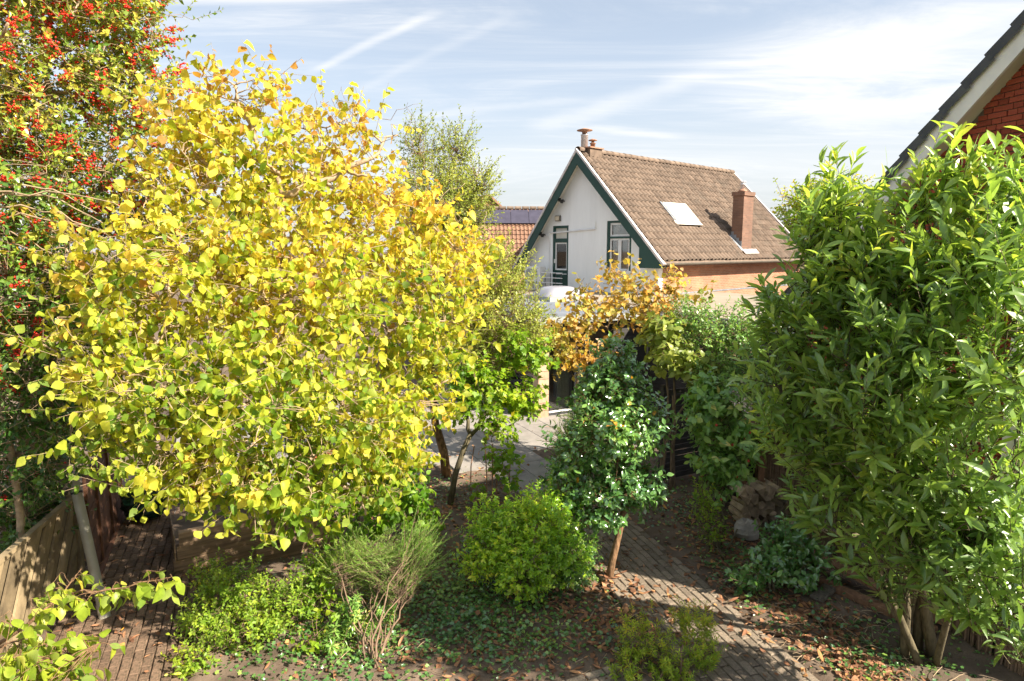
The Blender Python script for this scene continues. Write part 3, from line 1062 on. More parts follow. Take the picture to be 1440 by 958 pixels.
# bargeboards, verge strips, soffit
for side, se, ze in ((1, SR, ZR), (-1, SL, ZL)):
    d = Vector((se, 0, ze - APEX)); L = d.length; d.normalize()
    nn = Vector((-d.z, 0, d.x)) * side
    def P2(t, h):
        v = Vector((0, 0, APEX)) + d * t + nn * h
        return (v.x, v.z)
    mb = MB(); pl = [P2(0, -0.02), P2(L + 0.06, -0.02), P2(L + 0.06, -0.33), P2(-0.33 * abs(d.z / d.x) * 0.0, -0.33)]
    # meet on the ridge line
    pl = [(0.0, APEX - 0.03), P2(L + 0.06, -0.02), P2(L - 0.22, -0.34), (0.0, APEX - 0.34 / abs(d.x))]
    if side < 0:
        pl = pl[::-1]
    mb.prism(pl, -0.02, 0.025)
    mb.build('bargeboard', M['green_paint'], house)
    mb = MB(); pl = [(0.0, APEX + 0.05 / abs(d.x)), P2(L + 0.10, 0.05), P2(L + 0.10, -0.03), (0.0, APEX - 0.03 / abs(d.x))]
    mb.prism(pl if side > 0 else pl[::-1], -0.05, 0.09)
    mb.build('verge_strip', M['verge_white'], house)
    mb = MB(); pl = [(0.0, APEX - 0.135 / abs(d.x)), P2(L, -0.135), P2(L, -0.16), (0.0, APEX - 0.16 / abs(d.x))]
    mb.prism(pl if side > 0 else pl[::-1], 0.03, YW)
    mb.build('soffit', M['cream'], house)
# boxed eave return at the right foot of the gable
MB().prism([(3.05, ZR - 0.2), (SR - 0.03, ZR - 0.2), (SR - 0.06, ZR + 0.02), (3.45, ZR + 0.55), (3.05, ZR + 0.55)], -0.005, YW - 0.01).build('eave_return', M['green_paint'], house)
# far verge
mb = MB()
mb.prism([(0, APEX + 0.08), (SR + 0.1, ZR + 0.08), (SR + 0.1, ZR - 0.1), (0, APEX - 0.12)], LEN, LEN + 0.1)
mb.build('verge_strip', M['verge_white'], house)
# gutter on the eave
g = [(SR + 0.02 + 0.075 + 0.075 * math.cos(a), ZR - 0.02 + 0.075 * math.sin(a)) for a in np.linspace(math.pi, 2 * math.pi, 8)]
g += [(SR + 0.095 + 0.062 * math.cos(a), ZR - 0.02 + 0.062 * math.sin(a)) for a in np.linspace(2 * math.pi, math.pi, 8)]
mb = MB()
n = len(g)
mb.add([(x, 0.1, z) for x, z in g] + [(x, LEN, z) for x, z in g], [(i, (i + 1) % n, (i + 1) % n + n, i + n) for i in range(n)])
mb.build('gutter', M['zinc'], house)
part('eave_board', M['rust'], house, 3.63, SR + 0.01, 0.45, LEN - 0.1, ZR - 0.14, ZR - 0.12)

# skylight
sl = empty('skylight', (0, 0, 0)); sl.parent = house
smat = base_m @ Matrix.Translation((sky_box[0], sky_box[2] / sdir.x, 0.03))
sl.matrix_basis = smat
sw, sh = sky_box[1] - sky_box[0], (sky_box[3] - sky_box[2]) / sdir.x
for bx in ((0, sw, 0, 0.09), (0, sw, sh - 0.09, sh), (0, 0.09, 0.09, sh - 0.09), (sw - 0.09, sw, 0.09, sh - 0.09)):
    part('frame', M['cream'], sl, bx[0], bx[1], bx[2], bx[3], 0, 0.11)
part('pane', M['pane_sky_tone'], sl, 0.09, sw - 0.09, 0.09, sh - 0.09, 0.05, 0.085)
part('flashing', M['cream'], sl, -0.1, sw + 0.1, sh + 0.005, sh + 0.2, 0.035, 0.055)
part('side_flashing', M['lead'], sl, -0.1, -0.005, -0.05, sh + 0.003, 0.02, 0.085)

# brick chimney on the slope
ch = empty('chimney', (0, 0, 0)); ch.parent = house
cz0 = roof_z(ch_box[3]) - 0.1
part('stack', M['brick_chimney'], ch, ch_box[2], ch_box[3], ch_box[0], ch_box[1], cz0, 6.42)
part('cap_course', M['brick_chimney'], ch, ch_box[2] - 0.045, ch_box[3] + 0.045, ch_box[0] - 0.045, ch_box[1] + 0.045, 6.423, 6.58)
MB().lathe([(0.19, 0), (0.17, 0.06), (0.11, 0.12)], 14, (3.38, 6.25, 6.58)).build('chimney_pot', M['rust'], ch, True)
MB().lathe([(0.085, 0.1), (0.085, 0.28), (0.12, 0.29), (0.12, 0.32), (0.08, 0.33), (0.08, 0.38), (0.125, 0.39), (0.125, 0.42)], 12, (3.38, 6.25, 6.58)).build('flue_pipe', M['steel'], ch, True)
mb = MB()
for k in range(4):
    s0 = ch_box[2] - 0.02 + k * 0.125
    mb.box(s0, s0 + 0.123, ch_box[0] - 0.012, ch_box[0] - 0.003, roof_z(s0 + 0.17) - 0.02, roof_z(s0) + 0.24)
mb.build('stepped_flashing', M['lead'], ch)
m = base_m
part('side_flashing', M['lead'], ch, ch_box[0] - 0.2, ch_box[0] - 0.02, ch_box[2] / sdir.x - 0.1, ch_box[3] / sdir.x + 0.1, 0.07, 0.085, M=base_m)
part('apron_flashing', M['verge_white'], ch, ch_box[0] - 0.1, ch_box[1] + 0.25, ch_box[3] / sdir.x + 0.02, ch_box[3] / sdir.x + 0.26, 0.075, 0.09, M=base_m)

# flues at the gable apex
part('flue_base', M['tile'], house, -0.36, 0.30, 0.42, 1.10, APEX - 0.28, APEX + 0.11)
part('flue_slab', M['rust'], house, -0.42, 0.36, 0.36, 1.16, APEX + 0.113, APEX + 0.16)
MB().lathe([(0.135, 0), (0.135, 0.44), (0.15, 0.445), (0.15, 0.47)], 16, (-0.02, 0.45, APEX + 0.163)).build('steel_flue', M['steel'], house, True)
MB().lathe([(0.10, 0), (0.10, 0.08), (0.30, 0.12), (0.30, 0.14), (0.05, 0.21)], 18, (-0.02, 0.45, APEX + 0.66)).build('flue_cowl', M['rust'], house, True)
MB().lathe([(0.10, 0), (0.09, 0.16), (0.12, 0.17), (0.12, 0.20), (0.06, 0.21), (0.06, 0.27), (0.17, 0.29), (0.17, 0.31), (0.03, 0.36)], 14, (0.02, 0.88, APEX + 0.163)).build('clay_flue', M['rust'], house, True)

# balcony door
dr = empty('door', (door_h[0], YW + 0.09, door_h[2])); dr.parent = house
W_, H_ = door_h[1] - door_h[0], door_h[3] - door_h[2]
for bx in ((0.002, 0.1, 0, H_ - 0.002), (W_ - 0.1, W_ - 0.002, 0, H_ - 0.002), (0.1, W_ - 0.1, H_ - 0.1, H_ - 0.002), (0.1, W_ - 0.1, 1.83, 1.99)):
    part('frame', M['green_paint'], dr, bx[0], bx[1], -0.07, 0.06, bx[2], bx[3])
part('transom_pane', M['cream'], dr, 0.1, W_ - 0.1, 0.0, 0.02, 1.99, H_ - 0.1)
part('lower_panel', M['green_paint'], dr, 0.1, W_ - 0.1, -0.01, 0.03, 0.0, 0.72)
part('panel_trim', M['white_paint'], dr, 0.12, W_ - 0.12, -0.025, -0.012, 0.55, 0.58)
for bx in ((0.1, 0.16, 0.72, 1.83), (W_ - 0.16, W_ - 0.1, 0.72, 1.83), (0.16, W_ - 0.16, 0.72, 0.78), (0.16, W_ - 0.16, 1.77, 1.83)):
    part('sash', M['white_paint'], dr, bx[0], bx[1], -0.03, 0.03, bx[2], bx[3])
part('pane', M['glass'], dr, 0.16, W_ - 0.16, 0.0, 0.012, 0.78, 1.77)
part('curtain', M['terracotta'], dr, 0.12, W_ - 0.12, 0.16, 0.18, 0.3, 1.8)  # orange sheet stands in for brick reflected in the door pane
MB().box(0.09, 0.12, -0.1, -0.03, 1.0, 1.16).build('handle', M['white_paint'], dr)

# casement window
wn = empty('window', (win_h[0], YW + 0.09, win_h[2])); wn.parent = house
W_, H_ = win_h[1] - win_h[0], win_h[3] - win_h[2]
for bx in ((0.002, 0.12, 0, H_ - 0.002), (W_ - 0.1, W_ - 0.002, 0, H_ - 0.002), (0.12, W_ - 0.1, H_ - 0.08, H_ - 0.002), (0.12, W_ - 0.1, 1.23, 1.30)):
    part('frame', M['green_paint'], wn, bx[0], bx[1], -0.07, 0.06, bx[2], bx[3])
for x0, x1, z0, z1 in ((0.12, 0.58, 0.05, 1.23), (0.585, W_ - 0.1, 0.05, 1.23), (0.12, W_ - 0.1, 1.30, H_ - 0.08)):
    e = 0.07
    sash = MB().box(x0, x0 + e, -0.03, 0.03, z0, z1).box(x1 - e, x1, -0.03, 0.03, z0, z1).box(x0 + e, x1 - e, -0.03, 0.03, z0, z0 + e).box(x0 + e, x1 - e, -0.03, 0.03, z1 - e, z1).build('sash', M['white_paint'], wn)
    part('pane', M['glass'], sash, x0 + e, x1 - e, 0, 0.012, z0 + e, z1 - e)
part('sill', M['white_paint'], wn, -0.05, W_ + 0.05, -0.16, 0.05, -0.04, 0.048)
for x0 in (0.2, 0.8):
    part('curtain', M['rust'], wn, x0, x0 + 0.22, 0.14, 0.17, 0.05, 1.7)
part('reveal_back', M['plaster_room'], wn, 0.1, W_ - 0.1, 0.6, 0.62, 0, H_)

# small things on the gable wall
MB().tube([(-1.78, YW - 0.035, 2.9), (-1.78, YW - 0.035, 4.93), (0.72, YW - 0.035, 5.05), (0.72, YW - 0.035, 5.42)], 0.035, 8).build('conduit', M['white_paint'], house)
wl = empty('wall_lamp', (-1.28, YW, 5.50)); wl.parent = house
part('housing', M['zinc'], wl, -0.13, 0.13, -0.09, -0.003, -0.1, 0.12)
part('lens', M['lamp_glass'], wl, -0.10, 0.10, -0.14, -0.092, -0.075, 0.09)
for (s_, z_) in ((-0.98, 6.17), (-2.06, 4.86)):
    fl = empty('flood_lamp', (s_, YW, z_)); fl.parent = house
    MB().tube([(0, 0.0, 0), (0.02, -0.12, 0.02), (0.05, -0.22, -0.02)], 0.025, 6).build('arm', M['black'], fl)
    MB().lathe([(0.05, -0.04), (0.07, 0.02), (0.09, 0.1)], 10, (0.1, -0.26, -0.05)).build('lamp_head', M['black'], fl)
    MB().lathe([(0.045, -0.04), (0.06, 0.02), (0.07, 0.1)], 10, (-0.08, -0.2, 0.02)).build('lamp_head', M['black'], fl)
# balcony rail by the door
rl = empty('balcony_rail', (0, 0, 0)); rl.parent = house
for x in np.linspace(-1.7, -0.5, 5):
    MB().tube([(x, -0.25, 2.7), (x, -0.25, 3.35)], 0.016, 6).build('baluster', M['frame_dark'], rl)
for z in (2.95, 3.15, 3.35):
    MB().tube([(-1.75, -0.25, z), (-0.45, -0.25, z)], 0.018, 6).build('rail', M['white_paint'], rl)

# flat-roofed extension in front and beside the house
EX = empty('extension', (0.67, 15.84, 0), 0, 'low flat roofed extension with glazed garden corner and dark timber cladding', 'extension')
e1 = np.array([math.sin(R(63)), math.cos(R(63))]); e2 = np.array([math.sin(R(-27)), math.cos(R(-27))])
C0 = np.array([0.67, 15.84])
def ex(a, b):
    p = e1 * a + e2 * b
    return (float(p[0]), float(p[1]))
rp = [ex(-0.25, -0.25), ex(3.15, -0.25), ex(3.15, -5.9), ex(10.5, -5.9), ex(10.5, 7.6), ex(6.9, 9.2), ex(-0.25, 9.2)]
MB().slab(rp, 2.45, 2.62).build('roof_fascia', M['trim_grey'], EX)
def inset(poly, k):
    c = np.mean(poly, axis=0)
    return [tuple(np.array(p) + (c - np.array(p)) / np.linalg.norm(c - np.array(p)) * k) for p in poly]
MB().slab([ex(-0.2, -0.2), ex(3.25, -0.2), ex(3.25, 9.15), ex(-0.2, 9.15)], 2.622, 2.66).build('roof_felt', M['bitumen_grey'], EX)
MB().slab([ex(3.254, -5.8), ex(10.4, -5.8), ex(10.4, 7.5), ex(6.9, 9.1), ex(3.254, 9.15)], 2.622, 2.66).build('roof_gravel', M['bitumen'], EX)
def wall_seg(a0, b0, a1, b1, z0, z1, th, mat, name):
    p, q = np.array(ex(a0, b0)), np.array(ex(a1, b1))
    d = (q - p) / np.linalg.norm(q - p); nn = np.array([-d[1], d[0]]) * th
    return MB().slab([tuple(p), tuple(q), tuple(q + nn), tuple(p + nn)], z0, z1).build(name, mat, EX)
# dark cladding boards on the wing beside the garden
for k in range(14):
    wall_seg(3.4 - 0.004 * (k % 2), -5.5, 3.4 - 0.004 * (k % 2), -0.1, 0.02 + k * 0.173, 0.02 + k * 0.173 + 0.165, -0.05, M['dark_clad'], 'cladding_board')
    wall_seg(3.36, -5.56, 10.2, -5.56, 0.02 + k * 0.173, 0.02 + k * 0.173 + 0.165, 0.05, M['dark_clad'], 'cladding_board')
wall_seg(3.46, -5.45, 3.46, 0.0, 0.0, 2.44, -0.1, M['frame_dark'], 'wall_core')
# glazed corner: block pillar, glass, room inside
pil = empty('pillar', (0, 0, 0)); pil.parent = EX
for k in range(12):
    t_ = MB(); t_.cr = random.random()
    p = [ex(0.0, 0.0), ex(0.30, 0.0), ex(0.30, 0.30), ex(0.0, 0.30)]
    t_.slab(p, 0.01 + k * 0.204, 0.01 + k * 0.204 + 0.192)
    t_.build('block', M['brick_pale'], pil)
p = [ex(0.012, 0.012), ex(0.288, 0.012), ex(0.288, 0.288), ex(0.012, 0.288)]
MB().slab(p, 0, 2.44).build('pillar_core', M['mortar'], pil)
def pane_(a0, b0, a1, b1, sill):
    wall_seg(a0, b0, a1, b1, 0.0, sill, 0.08, M['frame_dark'], 'bottom_frame')
    wall_seg(a0, b0, a1, b1, sill, sill + 0.05, 0.10, M['white_paint'], 'sill')
    wall_seg(a0, b0, a1, b1, 2.3, 2.44, 0.08, M['frame_dark'], 'top_frame')
    wall_seg(a0, b0, a1, b1, sill + 0.05, 2.3, 0.014, M['glass'], 'pane')
pane_(0.34, 0.1, 2.2, 0.1, 0.10)
pane_(0.1, 2.3, 0.1, 0.34, 0.10)
for a, b in ((0.32, 0.1), (2.2, 0.1), (1.12, 0.1)):
    wall_seg(a, b, a + 0.06, b, 0.0, 2.44, 0.1, M['frame_dark'], 'mullion')
wall_seg(0.1, 0.38, 0.1, 0.32, 0.0, 2.44, 0.1, M['frame_dark'], 'mullion')
wall_seg(2.28, 0.0, 3.4, 0.0, 0.0, 2.44, 0.2, M['dark_clad'], 'wall_panel')
wall_seg(0.0, 9.0, 0.0, 2.36, 0.0, 2.44, 0.2, M['brick_pale'], 'side_wall')
MB().slab([ex(0.2, 0.25), ex(3.3, 0.25), ex(3.3, 5), ex(0.2, 5)], 0.02, 0.06).build('room_floor', M['wood_floor'], EX)
wall_seg(0.25, 4.2, 3.3, 4.2, 0.06, 2.44, 0.1, M['plaster_room'], 'room_wall')
wall_seg(3.2, 4.1, 3.2, 0.3, 0.06, 2.44, 0.1, M['plaster_room'], 'room_wall')
part('counter', M['slab'], EX, 0.55, 1.6, 2.2, 2.7, 0.06, 0.9)
mb = MB()
V, F = [], []
nn_ = 40
for k in range(nn_):
    a = 0.74 + 0.34 * k / (nn_ - 1)
    p = ex(a, 0.32 + 0.045 * math.sin(k * 1.1))
    V += [(p[0], p[1], 0.1), (p[0], p[1], 2.35)]
F = [(2 * k, 2 * k + 2, 2 * k + 3, 2 * k + 1) for k in range(nn_ - 1)]
mb.add(V, F)
mb.build('curtain', M['curtain'], EX, True)
wall_seg(3.26, 2.0, 3.26, -5.7, 2.663, 2.70, 0.06, M['lead'], 'roof_upstand')
# roof dome light
dm = empty('roof_light', tuple(at(785, 412, 20.9)[:2]) + (2.66,), R(27), 'clear plastic dome light on the grey flat roof', 'roof light')
part('kerb', M['trim_grey'], dm, -0.75, 0.75, -0.75, 0.75, 0.0, 0.14)
V, F = [], []
nd = 9
for i in range(nd):
    for j in range(nd):
        x, y = -0.72 + 1.44 * i / (nd - 1), -0.72 + 1.44 * j / (nd - 1)
        V.append((x, y, 0.145 + 0.3 * (1 - (x / 0.72) ** 4) * (1 - (y / 0.72) ** 4)))
F = [(i * nd + j, (i + 1) * nd + j, (i + 1) * nd + j + 1, i * nd + j + 1) for i in range(nd - 1) for j in range(nd - 1)]
MB().add(V, F).build('dome', M['plastic_dome'], dm, True)
# small vent on the pale flat roof
vp = at(1083, 426, 18.4)
vt = empty('roof_vent', (vp[0], vp[1], 2.66), R(20), 'small dark capped vent on the pale flat roof', 'vent')
part('base', M['trim_grey'], vt, -0.12, 0.12, -0.12, 0.12, 0, 0.2)
MB().lathe([(0.18, 0.2), (0.2, 0.24), (0.1, 0.36)], 10).build('cap', M['black'], vt)

# air conditioner on the flat roof against the gable
ap = Matrix.Translation((HX[0], HX[1], 0)) @ Matrix.Rotation(HA, 4, 'Z') @ Vector((-2.1, -0.15, 0))
ac = empty('air_conditioner', (ap.x, ap.y, 2.66), HA, 'white outdoor air conditioner with round fan grille below the green eave', 'air conditioner')
part('casing', M['white_paint'], ac, -0.46, 0.46, -0.16, 0.16, 0.30, 0.92)
for x in (-0.3, 0.3):
    part('foot', M['white_paint'], ac, x - 0.05, x + 0.05, -0.17, 0.17, 0.001, 0.298)
MB().add([(-0.14 + 0.24 * math.cos(a), -0.168, 0.61 + 0.24 * math.sin(a)) for a in np.linspace(0, 2 * math.pi, 24, endpoint=False)] + [(-0.14, -0.168, 0.61)], [(24, (i + 1) % 24, i) for i in range(24)]).build('fan_opening', M['trim_grey'], ac)
for r_ in (0.24, 0.18, 0.12, 0.06):
    MB().tube([(-0.14 + r_ * math.cos(a), -0.178, 0.61 + r_ * math.sin(a)) for a in np.linspace(0, 2 * math.pi, 22)], 0.008, 5).build('grille_ring', M['white_paint'], ac)
part('badge', M['blue'], ac, 0.17, 0.29, -0.172, -0.162, 0.52, 0.76)

# ------------------------------------------------------------------ houses behind
rh = empty('rear_house', (0.3, 38.5, 0), R(3), 'orange tiled house with solar panels behind the white gable', 'house')
mb = MB().prism([(-4.0, 0), (4.0, 0), (4.0, 2.35), (0, 6.5), (-4.0, 2.35)], -6, 5)
mb.v = [(-y, x, z) for x, y, z in mb.v]
mb.build('wall', M['brick_side'], rh)
rslope = math.hypot(4.2, 4.36)
rb = Matrix(((1, 0, 0, 0), (0, -4.2 / rslope, -4.36 / rslope, 0), (0, -4.36 / rslope, 4.2 / rslope, 6.62), (0, 0, 0, 1)))
mb = MB()
for r_ in range(17):
    t0 = r_ * 0.355
    V, F = [], []
    nc = 150
    for k in range(nc + 1):
        x = -5.2 + 11.6 * k / nc
        zz = 0.03 * math.cos(k * 2 * math.pi / 3)
        V += [rb @ Vector((x, t0, zz + 0.03)), rb @ Vector((x, t0 + 0.38, zz + 0.075)), rb @ Vector((x, t0 + 0.38, zz + 0.03))]
    F = [(3 * k, 3 * k + 3, 3 * k + 4, 3 * k + 1) for k in range(nc)] + [(3 * k + 1, 3 * k + 4, 3 * k + 5, 3 * k + 2) for k in range(nc)]
    mb.cr = random.random()
    mb.add(V, F)
rr = mb.build('roof', M['tile_orange'], rh)
mb = MB().add([(-5.2, 0, 6.6), (6.4, 0, 6.6), (6.4, 4.2, 2.2), (-5.2, 4.2, 2.2)], [(0, 1, 2, 3)])
mb.build('back_roof', M['tile_orange'], rh)
for k in range(26):
    o = link('ridge_tile', rmesh, rr)
    o.location = (-5.1 + k * 0.45, 0, 6.66)
    o.rotation_euler = (0, 0, R(-90))
for k in range(6):
    part('solar_panel', M['solar'], rh, -4.6 + k * 1.05, -4.6 + k * 1.05 + 1.03, 0.25, 1.35, 0.13, 0.17, M=rb)
dp = at(758, 330, 30.5)
dorm = empty('dormer', (1.55, -3.2, 2.2)); dorm.parent = rh
part('cheek', M['green_paint'], dorm, -0.35, 2.5, -0.9, 1.5, 0.0, 2.45)
part('fascia', M['green_paint'], dorm, -0.75, 2.7, -1.2, 1.8, 2.453, 2.85)
fh = empty('far_house', (-1.8, 52, 0), R(20), 'pinkish tiled roof peak glimpsed beyond the pale tree', 'house')
MB().prism([(-5, 0), (5, 0), (5, 4), (0, 8.3), (-5, 4)], 0.3, 9).build('wall', M['brick_side'], fh)
MB().prism([(-5.3, 3.8), (0, 8.45), (5.3, 3.8), (5.3, 4.0), (0, 8.65), (-5.3, 4.0)][::-1], 0, 9.3).build('roof', M['tile_orange'], fh)

# ------------------------------------------------------------------ the neighbour's brick building on the right
NP, NA = np.array([5.29, 6.8]), R(-14)
nd_ = np.array([math.sin(NA), math.cos(NA)])
nb = empty('brick_building', (NP[0], NP[1], 0), -NA, 'red brick building with white bargeboard and dark roof tiles behind the laurel', 'building')
# local: y runs away along the wall, x to the right (into the building)
RY, RZ = -0.22, 6.74                            # ridge just beyond the frame
SF, SN = math.tan(R(41.8)), math.tan(R(87))  # near slope, out of view, is steepened so sun reaches the laurel
FY, NY = RY + (RZ - 3.5) / SF, RY - (RZ - 2.7) / SN
def nz(y):
    return RZ - (y - RY) * SF if y > RY else RZ - (RY - y) * SN
def xprism(mb, poly, x0, x1):
    n = len(poly)
    V = [(x0, y, z) for y, z in poly] + [(x1, y, z) for y, z in poly]
    return mb.add(V, [tuple(range(n - 1, -1, -1)), tuple(range(n, 2 * n))] + [(i, (i + 1) % n, (i + 1) % n + n, i + n) for i in range(n)])
mb = MB()
xprism(mb, [(NY + 0.1, 0), (FY - 0.1, 0), (FY - 0.1, nz(FY - 0.1) - 0.16), (RY, RZ - 0.2), (NY + 0.1, nz(NY + 0.1) - 0.16)], 0.012, 6.0)
wall = mb.build('wall', M['mortar'], nb)
bvs = []
for k in range(6):
    for ln in (0.21, 0.10):
        t_ = MB(); t_.cr = (k + .5) / 6
        t_.box(-0.006, 0.02, -ln / 2, ln / 2, -0.026, 0.026)
        bvs.append((ln, t_.mesh('brick_block', M['brick_red'])))
cells = []
for r_ in range(int(6.7 / 0.0625)):
    z = 0.03 + r_ * 0.0625
    head = r_ % 2
    y = NY + 0.12 + (0.0 if head else 0.055)
    while y < FY - 0.2:
        ln = 0.21 if (int((y - NY) * 9) + r_) % 3 else 0.10
        yc = y + ln / 2
        if z + 0.03 < nz(yc) - 0.2:
            cells.append((yc, z, ln))
        y += ln + 0.0105
def b_key(c):
    p = np.array([NP[0], NP[1]]) + nd_ * c[0]
    ax_, dep = p[0], p[1]
    py_ = 350 - (c[1] - CAM_H) / dep * 900
    px_ = 720 + 900 * ax_ / dep
    return (abs(px_ - 1400) + abs(py_ - 190))
cells.sort(key=b_key)
rest = MB()
for k, (yc, z, ln) in enumerate(cells):
    j = random.gauss(0, 0.002)
    vv = random.choice([m_ for l_, m_ in bvs if l_ == ln])
    if k < 300:
        o = link('brick', vv, wall)
        o.location = (j, yc, z)
        o.rotation_euler = (random.gauss(0, 0.008), 0, random.gauss(0, 0.01))
    else:
        rest.cr = random.random()
        rest.add([(v.co.x + j, v.co.y + yc, v.co.z + z) for v in vv.vertices], [tuple(p.vertices) for p in vv.polygons])
o = rest.build('far_bricks', M['brick_red'], wall)
o['kind'] = 'stuff'
# bargeboards, soffits, roof decks and tiles
for sgn, ye, sl_ in ((1, FY + 0.25, SF), (-1, NY - 0.2, SN)):
    def q(y, h):
        return (y, RZ - abs(y - RY) * sl_ + h)
    k_ = math.sqrt(1 + sl_ * sl_)
    mb = MB(); pl = [q(RY, 0), q(ye, 0), q(ye, -0.21 * k_), q(RY, -0.21 * k_)]
    xprism(mb, pl if sgn < 0 else pl[::-1], -0.20, -0.165)
    mb.build('bargeboard', M['white_paint'], nb)
    mb = MB(); pl = [q(RY, -0.17 * k_), q(ye, -0.17 * k_), q(ye, -0.195 * k_), q(RY, -0.195 * k_)]
    xprism(mb, pl if sgn < 0 else pl[::-1], -0.163, 0.06)
    mb.build('soffit', M['cream'], nb)
    mb = MB(); pl = [q(RY, 0.0), q(ye, 0.0), q(ye, -0.1), q(RY, -0.1)]
    xprism(mb, pl if sgn < 0 else pl[::-1], -0.16, 6.1)
    rdeck = mb.build('roof', M['tile_dark'], nb)
    ang = math.atan(sl_)
    tl = (abs(ye - RY)) * k_
    tm = []
    for v_ in range(4):
        t_ = MB(); t_.cr = v_ / 4
        pr = [(-0.165, -0.06), (-0.165, 0.05), (-0.13, 0.075), (-0.06, 0.075), (0.0, 0.045), (0.1, 0.04), (0.165, 0.055)]
        V = [(x, 0, z) for x, z in pr] + [(x, 0.385, z + 0.03) for x, z in pr] + [(x, 0.385, z + 0.012) for x, z in pr]
        n = len(pr)
        t_.add(V, [(i + 1, i, n + i, n + i + 1) for i in range(n - 1)] + [(n + i + 1, n + i, 2 * n + i, 2 * n + i + 1) for i in range(n - 1)])
        tm.append(t_.mesh('roof_tile_block', M['tile_dark']))
    restt = MB()
    for c_ in range(18):
        for r_ in range(int(tl / 0.335) + 1):
            d_ = r_ * 0.335
            m = Matrix.Translation((-0.07 + c_ * 0.33, RY, RZ)) @ Matrix.Rotation(0 if sgn > 0 else math.pi, 4, 'Z') @ Matrix.Rotation(-ang, 4, 'X') @ Matrix.Translation((0, d_, 0.0 if c_ == 0 else -0.004)) @ Matrix.Rotation(random.gauss(0, 0.006), 4, 'Z')
            if sgn < 0:
                m = m @ Matrix.Scale(-1, 4, (1, 0, 0))
            if c_ < 2:
                o = link('roof_tile', random.choice(tm), rdeck)
                o.matrix_basis = m
            else:
                vv = random.choice(tm)
                restt.cr = random.random()
                restt.add([m @ v.co for v in vv.vertices], [tuple(p.vertices) for p in vv.polygons])
    o = restt.build('far_roof_tiles', M['tile_dark'], rdeck)
    o['kind'] = 'stuff'


bsn = empty('brushwood_screen', (NP[0], NP[1], 0), -NA, 'dark brushwood screen along the brick wall behind the laurel', 'screen')
mb = MB()
for k in range(520):
    y = random.uniform(NY - 0.6, FY + 0.3)
    x = -0.30 + random.gauss(0, 0.018)
    h_ = random.uniform(1.55, 1.95)
    mb.tube([(x, y, 0), (x + random.gauss(0, 0.02), y + random.gauss(0, 0.03), h_ * 0.5), (x + random.gauss(0, 0.03), y + random.gauss(0, 0.06), h_)], [0.011, 0.009, 0.005], 4, cap=False)
o = mb.build('brushwood', M['twig'], bsn)
o['kind'] = 'stuff'
for z in (0.4, 1.3):
    part('rail', M['grey_wood'], bsn, -0.36, -0.335, NY - 0.6, FY + 0.3, z, z + 0.05)
part('backing', M['dark_clad'], bsn, -0.262, -0.25, NY - 0.6, FY + 0.3, 0.02, 1.6)


def side_clip(P, gap=0.12):
    """True where a point stays on the garden side of the neighbour's wall"""
    rel = P[:, :2] - NP
    return rel[:, 0] * math.cos(NA) - rel[:, 1] * math.sin(NA) < -gap - 0.2


# ------------------------------------------------------------------ fence, pipe and timber on the left
fl_ = empty('fence', (-5.50, 7.65, 0), R(13), 'low pale wooden fence of slanting boards beside the grey pipe', 'fence')
# local -y runs towards the camera
m0 = MB()
tb = 0.118
L_F, Hf = 3.4, 1.24
k = 0
y = 0.2
while y > -L_F - 1.1:
    # boards slanting down towards the camera
    pts = [(y, 0.02), (y - tb * 1.20, 0.02), (y - tb * 1.20 + Hf * 0.72, Hf - 0.05), (y + Hf * 0.72, Hf - 0.05)]
    # clip to the panel
    def clip_poly(poly, lo, hi):
        for lim, sg in ((lo, 1), (hi, -1)):
            out_ = []
            for a, b in zip(poly, poly[1:] + poly[:1]):
                ia, ib = sg * (a[0] - lim) >= 0, sg * (b[0] - lim) >= 0
                if ia:
                    out_.append(a)
                if ia != ib:
                    t = (lim - a[0]) / (b[0] - a[0])
                    out_.append((lim, a[1] + (b[1] - a[1]) * t))
            poly = out_
            if not poly:
                return []
        return poly
    pl = clip_poly(pts, -L_F, -0.06)
    if len(pl) > 2:
        t_ = MB(); t_.cr = random.random()
        j = 0.010 * (1 if int(round(y / (tb * 1.44))) % 2 else -1) + random.uniform(-0.002, 0.002)
        xprism(t_, pl[::-1], -0.012 + j, 0.012 + j)
        t_.build('board', M['fence_wood'], fl_)
    y -= tb * 1.44
part('top_rail', M['fence_wood'], fl_, -0.035, 0.035, -L_F, -0.055, Hf - 0.048, Hf)
part('post', M['fence_wood'], fl_, -0.045, 0.045, -0.05, 0.045, 0.0, Hf + 0.03)
part('post', M['fence_wood'], fl_, -0.045, 0.045, -L_F - 0.09, -L_F - 0.002, 0.0, Hf + 0.03)
part('backing', M['dark_clad'], fl_, -0.05, -0.03, -L_F, -0.06, 0.02, Hf - 0.06)

rw = empty('timber_screen', (-5.44, 7.80, 0), R(24), 'reddish brown timber screen behind the grey pipe', 'screen')
for k in range(9):
    t_ = MB(); t_.cr = random.random()
    t_.box(-0.02, 0.015 + 0.006 * (k % 2), 0.0, 2.6, 0.02 + k * 0.157, 0.17 + k * 0.157)
    t_.build('board', M['red_wood'], rw)
for y in (0.5, 1.4, 2.4):
    part('batten', M['red_wood'], rw, 0.022, 0.05, y, y + 0.05, 0.02, 1.38)
part('bottom_rail', M['red_wood'], rw, 0.03, 0.08, 0.02, 2.6, 0.0, 0.08)
pst = MB().box(-0.05, 0.05, -0.05, 0.05, 0, 1.72)
gp = pst.build('post', M['grey_wood'])
gp.location = tuple(at(92, 690, 7.75)[:2]) + (0,)
tag(gp, 'square grey weathered post behind the top of the pipe', 'post')

